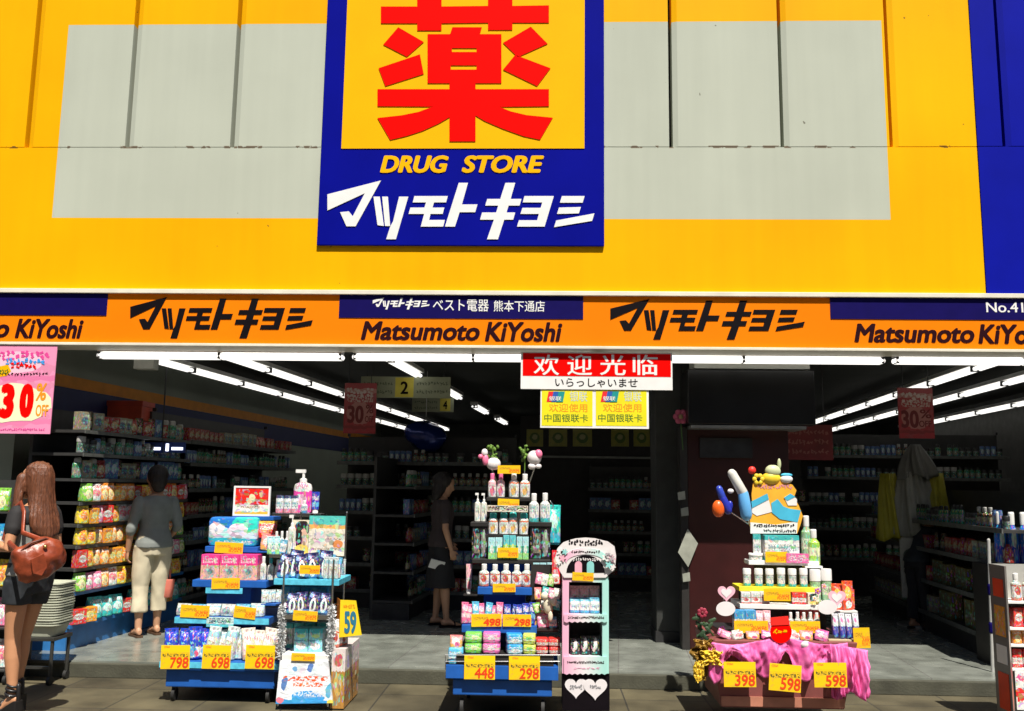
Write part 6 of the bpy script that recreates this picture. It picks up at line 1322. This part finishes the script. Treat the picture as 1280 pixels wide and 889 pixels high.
def torso(b, rings, e=0):
    b.loft([ringz((0, cy, z), rx+e, ry+e, 24, .9) for z, rx, ry, cy in rings])
TOR = [(.80, .13, .085, .0), (.85, .160, .105, -.006), (.91, .165, .112, -.012), (.98, .148, .10, -.006), (1.05, .125, .088, .004), (1.13, .132, .094, .01), (1.21, .148, .104, .012), (1.28, .158, .098, .004), (1.33, .150, .078, -.004), (1.365, .10, .060, -.008), (1.39, .058, .050, -.008)]

def sandal_strap(b, a, f, z, r, w_=.006):
    n = 18; b.tube([V(a.x, a.y, z)+V(r*math.cos(2*math.pi*k/n), r*math.sin(2*math.pi*k/n), .01*math.sin(2*math.pi*k/n)) for k in range(n+1)], w_, 6)

# ---- woman at the left edge: faces left and away, bag on the shoulder nearest the street
def woman():
    loc = P(23, 880, -1.42); loc.z = 0
    t = root('person', 'person with long brown hair and black shorts carrying a large red brown shoulder bag', 'person', loc, None, R(70), world=False); t.scale = (.93, .93, 1)
    b = MB(); torso(b, TOR)
    LH, RH = V(-.085, 0, .88), V(.085, 0, .88)
    LA, RA = V(-.075, -.02, .145), V(.085, .13, .145)
    for H_, K_, A_ in ((LH, V(-.080, .02, .50), LA), (RH, V(.080, .10, .50), RA)):
        p, r = legpts(H_, K_, A_, None); b.tube(p, r, 16); foot(b, A_+V(0, 0, -.0), FY)
    # arms: the near elbow is bent and the forearm reaches forward
    EL, WL_ = V(-.225, -.035, 1.09), V(-.165, .205, 1.125); ER, WR = V(.215, -.01, 1.08), V(.15, .20, 1.08)
    for S_, E_, W_ in ((V(-.165, -.005, 1.315), EL, WL_), (V(.165, -.005, 1.315), ER, WR)):
        b.tube([S_, S_.lerp(E_, .5), E_, E_.lerp(W_, .35), W_], [.046, .041, .034, .034, .023], 14)
        dd = (W_-E_).normalized(); sd = V(0, 0, 1); hand(b, W_+dd*.006, dd, V(-1 if S_.x < 0 else 1, 0, 0), sd, .95, .45)
    headshape(b, V(0, .025, 1.535), V(-.25, .97, 0).normalized(), 1.0, .12)
    link('body', realize(b, .0068, 'body', SKIN, 3), t)
    # hair
    b = MB(); b.loft([ringz((0, -.01+dy, z), rx*.9, ry*.92, 26) for z, rx, ry, dy in ((1.15, .05, .03, -.13), (1.18, .10, .045, -.12), (1.23, .135, .055, -.105), (1.30, .140, .060, -.085), (1.38, .118, .075, -.055), (1.45, .105, .095, -.03), (1.52, .104, .108, -.012), (1.58, .100, .112, -.002), (1.63, .085, .098, 0), (1.655, .055, .065, 0), (1.668, .02, .025, 0))])
    for sx in (-1, 1): b.tube([V(.085*sx, .06, 1.56), V(.10*sx, .055, 1.46), V(.11*sx, .05, 1.36), V(.115*sx, .06, 1.24), V(.10*sx, .07, 1.16)], [.03, .036, .036, .03, .012], 12)
    link('hair', realize(b, .0075, 'hair', HAIRB, 2, .006, (5, 5, 2), 3, (0, 0, .010)), t)
    # top: pale grey with black shoulders and sleeves
    b = MB(); torso(b, [r for r in TOR if .9 < r[0] < 1.35], .014)
    link('top', realize(b, .009, 'top', mat('top_grey', (.30, .31, .29), .8, var=.15), 2, .008, (9, 9, 5), 2), t)
    b = MB(); b.loft([ringz((0, cy, z), rx+.02, ry+.020, 24, .9) for z, rx, ry, cy in ((1.245, .150, .10, .008), (1.28, .158, .098, .004), (1.33, .150, .078, -.004), (1.37, .095, .058, -.008))])
    for sx, E_ in ((-1, EL), (1, ER)):
        S_ = V(.16*sx, -.005, 1.32); b.tube([S_, S_.lerp(E_, .22), S_.lerp(E_, .46)], [.056, .058, .058], 14)
    link('shoulder_piece', realize(b, .009, 'shoulder_piece', mat('cloth_black', (.014, .013, .014), .8, var=.2), 2, .005, (9, 9, 6), 5), t)
    # shorts
    b = MB(); torso(b, [(.79, .15, .10, -.004)]+[r for r in TOR if .84 < r[0] < 1.0], .014)
    for sx, K_ in ((-1, V(-.08, .02, .50)), (1, V(.08, .10, .50))):
        H_ = V(.085*sx, 0, .88); b.tube([H_, H_.lerp(K_, .40)], [.100, .098], 18, cap=False)
    sh = link('shorts', realize(b, .008, 'shorts', mat('denim_black', (.016, .020, .026), .75, var=.3, scale=30), 2, .006, (10, 10, 6), 8), t)
    b = MB(); b.loft([ringz((0, -.006, z), rx, .118, 24, .9) for z, rx in ((.965, .168), (.995, .163))]); b.build('waistband', mat('denim_dark', (.028, .034, .04), .7, var=.3, scale=30), sh, smooth=30)
    # shoes: black high wedge sandals with ankle straps
    BL = mat('shoe_black', (.012, .011, .012), .4, var=.3)
    for A_ in (LA, RA):
        b = MB(); rs = []
        for u, w_, z0, z1 in ((-.075, .030, .0, .115), (-.05, .036, 0, .112), (.01, .038, 0, .080), (.07, .045, 0, .040), (.13, .046, 0, .028), (.175, .032, 0, .022), (.188, .015, .004, .018)):
            c = V(A_.x, A_.y+u, 0); rs.append([c+V(-w_, 0, z0+.001), c+V(w_, 0, z0+.001), c+V(w_, 0, z1), c+V(-w_, 0, z1)])
        b.loft(rs); s_ = b.build('shoe', BL, t, bev=.006)
        for off, zz, rr_, ww in ((0, .035, .040, .010), (0, .005, .043, .009), (-.008, .062, .040, .008)):
            b = MB(); sandal_strap(b, A_+V(0, off, 0), FY, A_.z+zz, rr_, ww); b.build('strap', BL, s_, smooth=0)
        for u, zz, w_ in ((.06, .062, .040), (.10, .05, .044), (.135, .040, .042)):
            b = MB(); b.tube([V(A_.x-w_, A_.y+u, .025), V(A_.x-w_*.6, A_.y+u, zz), V(A_.x, A_.y+u, zz+.008), V(A_.x+w_*.6, A_.y+u, zz), V(A_.x+w_, A_.y+u, .025)], .009, 8); b.build('strap', BL, s_, smooth=0)
        b = MB(); b.tube([A_+V(0, -.062, -.03), A_+V(0, -.052, .06)], .014, 8); b.build('heel_tab', BL, s_, smooth=0)
        for u, x in ((.085, -.01), (.10, .012), (.02, .038), (-.02, -.040)): MB().ell(V(A_.x+x, A_.y+u, .066 if abs(x) < .02 else A_.z), (.007, .007, .005), 8, 6).build('stud', CHROME, s_, smooth=0)
    b = MB(); d = (WL_-EL).normalized(); c = EL.lerp(WL_, .80); u_ = d.cross(V(0, 0, 1)).normalized(); v_ = d.cross(u_)
    b.tube([c+u_*.028*math.cos(2*math.pi*k/20)+v_*.028*math.sin(2*math.pi*k/20) for k in range(21)], .006, 6); b.build('bracelet', mat('bracelet_red', (.30, .01, .03), .35, var=.1), t, smooth=0)
    # the bag, a thing of its own held on the shoulder
    LTH = mat('leather_redbrown', (.25, .045, .016), .38, var=.4, scale=11, bump=.4, bscale=26)
    g = root('shoulder_bag', 'large red brown leather shoulder bag hanging at the side of the person in black shorts', 'bag', loc+V(.1, -.3, .9), None, 0)
    Mx = Matrix.Translation(loc) @ Matrix.Rotation(R(70), 4, 'Z') @ Matrix.Diagonal((.93, .93, 1, 1))
    def WP(x, y, z): return Mx @ V(x, y, z)
    c0, c1 = P(20, 707, -1.80), P(79, 691, -1.58)
    b = MB(); ax = (c1-c0).normalized(); dn = V(0, 0, -1); dn = (dn-ax*dn.dot(ax)).normalized(); th = ax.cross(dn); L_ = (c1-c0).length; rings = []
    for u, h, w_, off in ((-.06, .03, .02, .0), (0, .105, .05, .0), (.14, .130, .085, .005), (.35, .142, .105, .0), (.55, .145, .11, -.01), (.75, .132, .10, -.015), (.9, .10, .075, -.01), (1.0, .065, .045, .0), (1.05, .02, .015, .0)):
        c = c0+ax*L_*u+dn*off
        rings.append([c+dn*(h*math.cos(a)*(1 if math.cos(a) > 0 else .85))+th*(w_*(abs(math.sin(a))**.8)*(1 if math.sin(a) >= 0 else -1)) for a in [2*math.pi*j/24 for j in range(24)]])
    b.loft(rings); me = realize(b, .008, 'bag_body', LTH, 2, .018, (8, 8, 8), 4); bb = link('bag_body', me, g)
    fr_ = th if th.y < 0 else -th
    def onbag(u, v, k=.112): return c0+ax*L_*u+dn*v+fr_*k
    b = MB(); q = [onbag(.18, -.03, .10), onbag(.44, -.05, .118), onbag(.46, .04, .12), onbag(.32, .085, .118), onbag(.18, .06, .10)]
    b.loft([[x for x in q], [x+fr_*.012 for x in q]]); b.build('flap_pocket', LTH, bb, bev=.003)
    b = MB(); b.tube([onbag(.04, -.075, .03), onbag(.3, -.125, .06), onbag(.6, -.13, .06), onbag(.95, -.065, .03)], .007, 8); b.build('zip_seam', mat('leather_dark', (.09, .02, .01), .5, var=.2), bb, smooth=0)
    b = MB(); b.ell(onbag(.52, -.085, .10), (.013, .013, .013), 10, 8); b.build('buckle', mat('brass', (.6, .42, .15), .3, 1, var=.1), bb, smooth=0)
    sh_ = WP(-.135, -.01, 1.392)
    b = MB(); b.tube([c0+ax*L_*.62-dn*.11+fr_*.02, WP(-.20, -.13, 1.20), WP(-.165, -.085, 1.33), sh_, WP(-.15, .07, 1.33), WP(-.19, .06, 1.16), c0+ax*L_*.1-dn*.08+fr_*.0], [(.009, .018)]*7, 10); b.build('strap', LTH, g, smooth=0)
woman()

# ---- person in the doorway: cropped cream trousers, seen from behind
def shopper(loc, rot, s, label, top, topname, trous, tname, crop, hairlen, skin, armL, armR, tilt=.15, sleeve=.8, headf=V(-.3, .95, 0), shoe=None, lean=0, skirt=False):
    t = root('person', label, 'person', loc, None, rot, world=False); t.scale = (s, s, s)
    LN = lambda p: V(p.x, p.y+max(0, p.z-.9)*math.sin(lean)*1.0, .9+(p.z-.9)*math.cos(lean) if p.z > .9 else p.z) if lean else p
    def fix(b):
        if lean:
            for v in b.bm.verts: v.co = LN(v.co)
    b = MB(); torso(b, TOR)
    legs = ((V(-.088, 0, .88), V(-.095, .02, .49), V(-.10, -.02, .085)), (V(.088, 0, .88), V(.09, .02, .49), V(.10, .05, .085)))
    for H_, K_, A_ in legs:
        p, r = legpts(H_, K_, A_, None, 1.02); b.tube(p, r, 16); foot(b, A_, FY)
    arms = [(V(-.168, -.005, 1.315), *armL), (V(.168, -.005, 1.315), *armR)]
    for S_, E_, W_ in arms:
        b.tube([S_, S_.lerp(E_, .5), E_, E_.lerp(W_, .35), W_], [.047, .042, .035, .034, .024], 14)
        dd = (W_-E_).normalized(); hand(b, W_+dd*.006, dd, V(-1 if S_.x < 0 else 1, .1, 0), V(0, 1, .1), .98, .5)
    headshape(b, V(0, .03, 1.535), headf.normalized(), 1.0, tilt); fix(b)
    link('body', realize(b, .0068, 'body', skin, 3), t)
    b = MB(); b.ell(V(0, .004, 1.578), (.100, .116, .104), 22, 14)
    if hairlen == 'short': b.ell(V(0, -.035, 1.52), (.085, .075, .10), 18, 12); b.ell(V(0, -.045, 1.46), (.062, .05, .06), 16, 10)
    else: b.loft([ringz((0, dy, z), rx, ry, 20) for z, rx, ry, dy in ((1.36, .05, .035, -.08), (1.42, .085, .06, -.06), (1.5, .094, .085, -.03), (1.57, .09, .09, -.01))])
    fix(b); link('hair', realize(b, .0075, 'hair', HAIRD, 2, .005, (6, 6, 3), 2, (0, 0, .007)), t)
    b = MB(); torso(b, [(.86, .170, .118, -.006)]+[r for r in TOR if .9 < r[0] < 1.34]+[(1.372, .085, .06, -.008)], .018)
    for S_, E_, W_ in arms:
        pe = S_.lerp(E_, min(1, sleeve/.75)); pts = [S_, S_.lerp(pe, .5), pe]
        if sleeve > .75: pts.append(E_.lerp(W_, (sleeve-.75)*1.3))
        b.tube(pts, [.060, .056, .053, .050][:len(pts)], 14)
    fix(b); link('top', realize(b, .0085, 'top', mat(topname, top, .85, var=.12), 2, .009, (8, 8, 5), 6), t)
    b = MB(); torso(b, [(.79, .152, .105, -.004)]+[r for r in TOR if .84 < r[0] < .99], .012)
    if skirt: b.loft([ringz((0, 0, z), rx, ry, 26) for z, rx, ry in ((.42, .20, .16), (.6, .19, .15), (.85, .175, .13))])
    else:
        for H_, K_, A_ in legs:
            e = K_.lerp(A_, crop); b.tube([H_, H_.lerp(K_, .5), K_, K_.lerp(e, .5), e], [.102, .094, .080, .078, .080], 18, cap=False)
    fix(b); link('skirt' if skirt else 'trousers', realize(b, .0085, 'legwear', mat(tname, trous, .85, var=.12), 2, .011, (8, 8, 4), 9), t)
    for H_, K_, A_ in legs:
        b = MB(); rs = []
        for u, w_ in ((-.075, .026), (-.05, .036), (.02, .036), (.09, .046), (.15, .044), (.178, .026)):
            c = V(A_.x, A_.y+u, 0); rs.append([c+V(-w_, 0, .001), c+V(w_, 0, .001), c+V(w_, 0, .020), c+V(-w_, 0, .020)])
        b.loft(rs); b.tube([V(A_.x-.044, A_.y+.09, .015), V(A_.x-.03, A_.y+.085, .062), V(A_.x+.03, A_.y+.085, .062), V(A_.x+.044, A_.y+.09, .015)], .009, 8)
        b.build('sandal', shoe or BLACK, t, smooth=30)
    return t
lm = PZ(184, 795, FLZ); lm.z = FLZ
shopper(lm, R(42), .94, 'person in a grey top and cropped cream trousers seen from behind near the snack shelves', (.20, .22, .21), 'top_bluegrey', (.56, .50, .36), 'trousers_cream', .62, 'short', SKIN2,
        (V(-.235, -.03, 1.06), V(-.235, .03, .83)), (V(.225, -.02, 1.07), V(.20, .16, .93)), .45, .86, V(-.5, .86, 0), mat('sandal_brown', (.08, .04, .02), .6, var=.2))
# pink basket bag at that person's right hand
hb = P(205, 735, lm.y+.10); t = root('handbag', 'salmon pink handbag held by the person in cropped cream trousers', 'bag', (hb.x, hb.y, hb.z-.09)); PKB = mat('bag_pink', (.62, .17, .12), .55, var=.12)
b = MB(); b.loft([ringz((hb.x, hb.y, hb.z+z), rx, ry, 24, .5) for z, rx, ry in ((-.085, .070, .040), (-.075, .078, .048), (0, .086, .052), (.078, .094, .050), (.082, .090, .046))]); b.build('bag_body', PKB, t, smooth=40)
b = MB(); b.tube([V(hb.x-.055, hb.y, hb.z+.075), V(hb.x-.045, hb.y, hb.z+.17), V(hb.x, hb.y, hb.z+.205), V(hb.x+.045, hb.y, hb.z+.17), V(hb.x+.055, hb.y, hb.z+.075)], .008, 8); b.build('handle', PKB, t, smooth=0)
# ---- dark clothed person deeper in the middle aisle
lw2 = PZ(549, 783, FLZ); lw2.z = FLZ
shopper(lw2, R(-68), .93, 'person in dark clothes holding a white paper in the shade of the middle aisle', (.045, .032, .032), 'top_dark', (.012, .012, .014), 'skirt_black', .9, 'long', SKIN2,
        (V(-.225, .0, 1.07), V(-.20, .14, .90)), (V(.23, -.02, 1.06), V(.235, .05, .84)), .35, .5, V(.3, .95, 0), None, 0, True)
pp = P(546, 706, lw2.y-.17); o = link('paper', MB().box(-.075, -.004, -.05, .075, .004, .05).mesh('paper', mat('paper_white', (.72, .72, .70), .7, var=.05))); o.location = pp; o.rotation_euler = (.5, .25, .3); tag(o, 'white paper held by the dark clothed person in the middle aisle', 'paper')
# ---- stooping dark figure at the right aisle
lw3 = PZ(1150, 786, FLZ); lw3.z = FLZ
shopper(lw3, R(-70), .80, 'stooping person in dark clothes beside the right aisle shelving', (.020, .026, .034), 'top_navy', (.014, .015, .02), 'trousers_dark', .92, 'short', SKIN2,
        (V(-.20, .10, 1.06), V(-.14, .26, .95)), (V(.20, .10, 1.06), V(.14, .26, .95)), .6, .86, V(0, 1, 0), None, .5)

# ================================================================== ACROSS THE STREET (unseen row added behind the camera to shade the low sky)
OB = root('unseen_opposite_row', 'unseen grey brown building row added across the street to shade the low sky', 'building', (0, -17, 0))
OBM = mat('opposite_render', (.13, .115, .10), .8, var=.2, scale=1.2)
MB().box(-40, -25, 0, 40, -17, 8.5).build('wall', OBM, OB); MB().box(-40.2, -25.2, 8.501, 40.2, -16.8, 8.8).build('roof', DARKST, OB)
for k in range(10):
    x = -36+8*k
    wd = MB().box(x-1.4, -16.999, 4.6, x+1.4, -16.96, 6.6).build('window', DARKST, OB); MB().box(x-1.5, -16.95, 4.45, x+1.5, -16.8, 4.57).build('sill', OBM, wd)
    MB().box(x-2.6, -16.999, .1, x+2.6, -16.94, 2.8).build('shop_window', DARKST, OB)
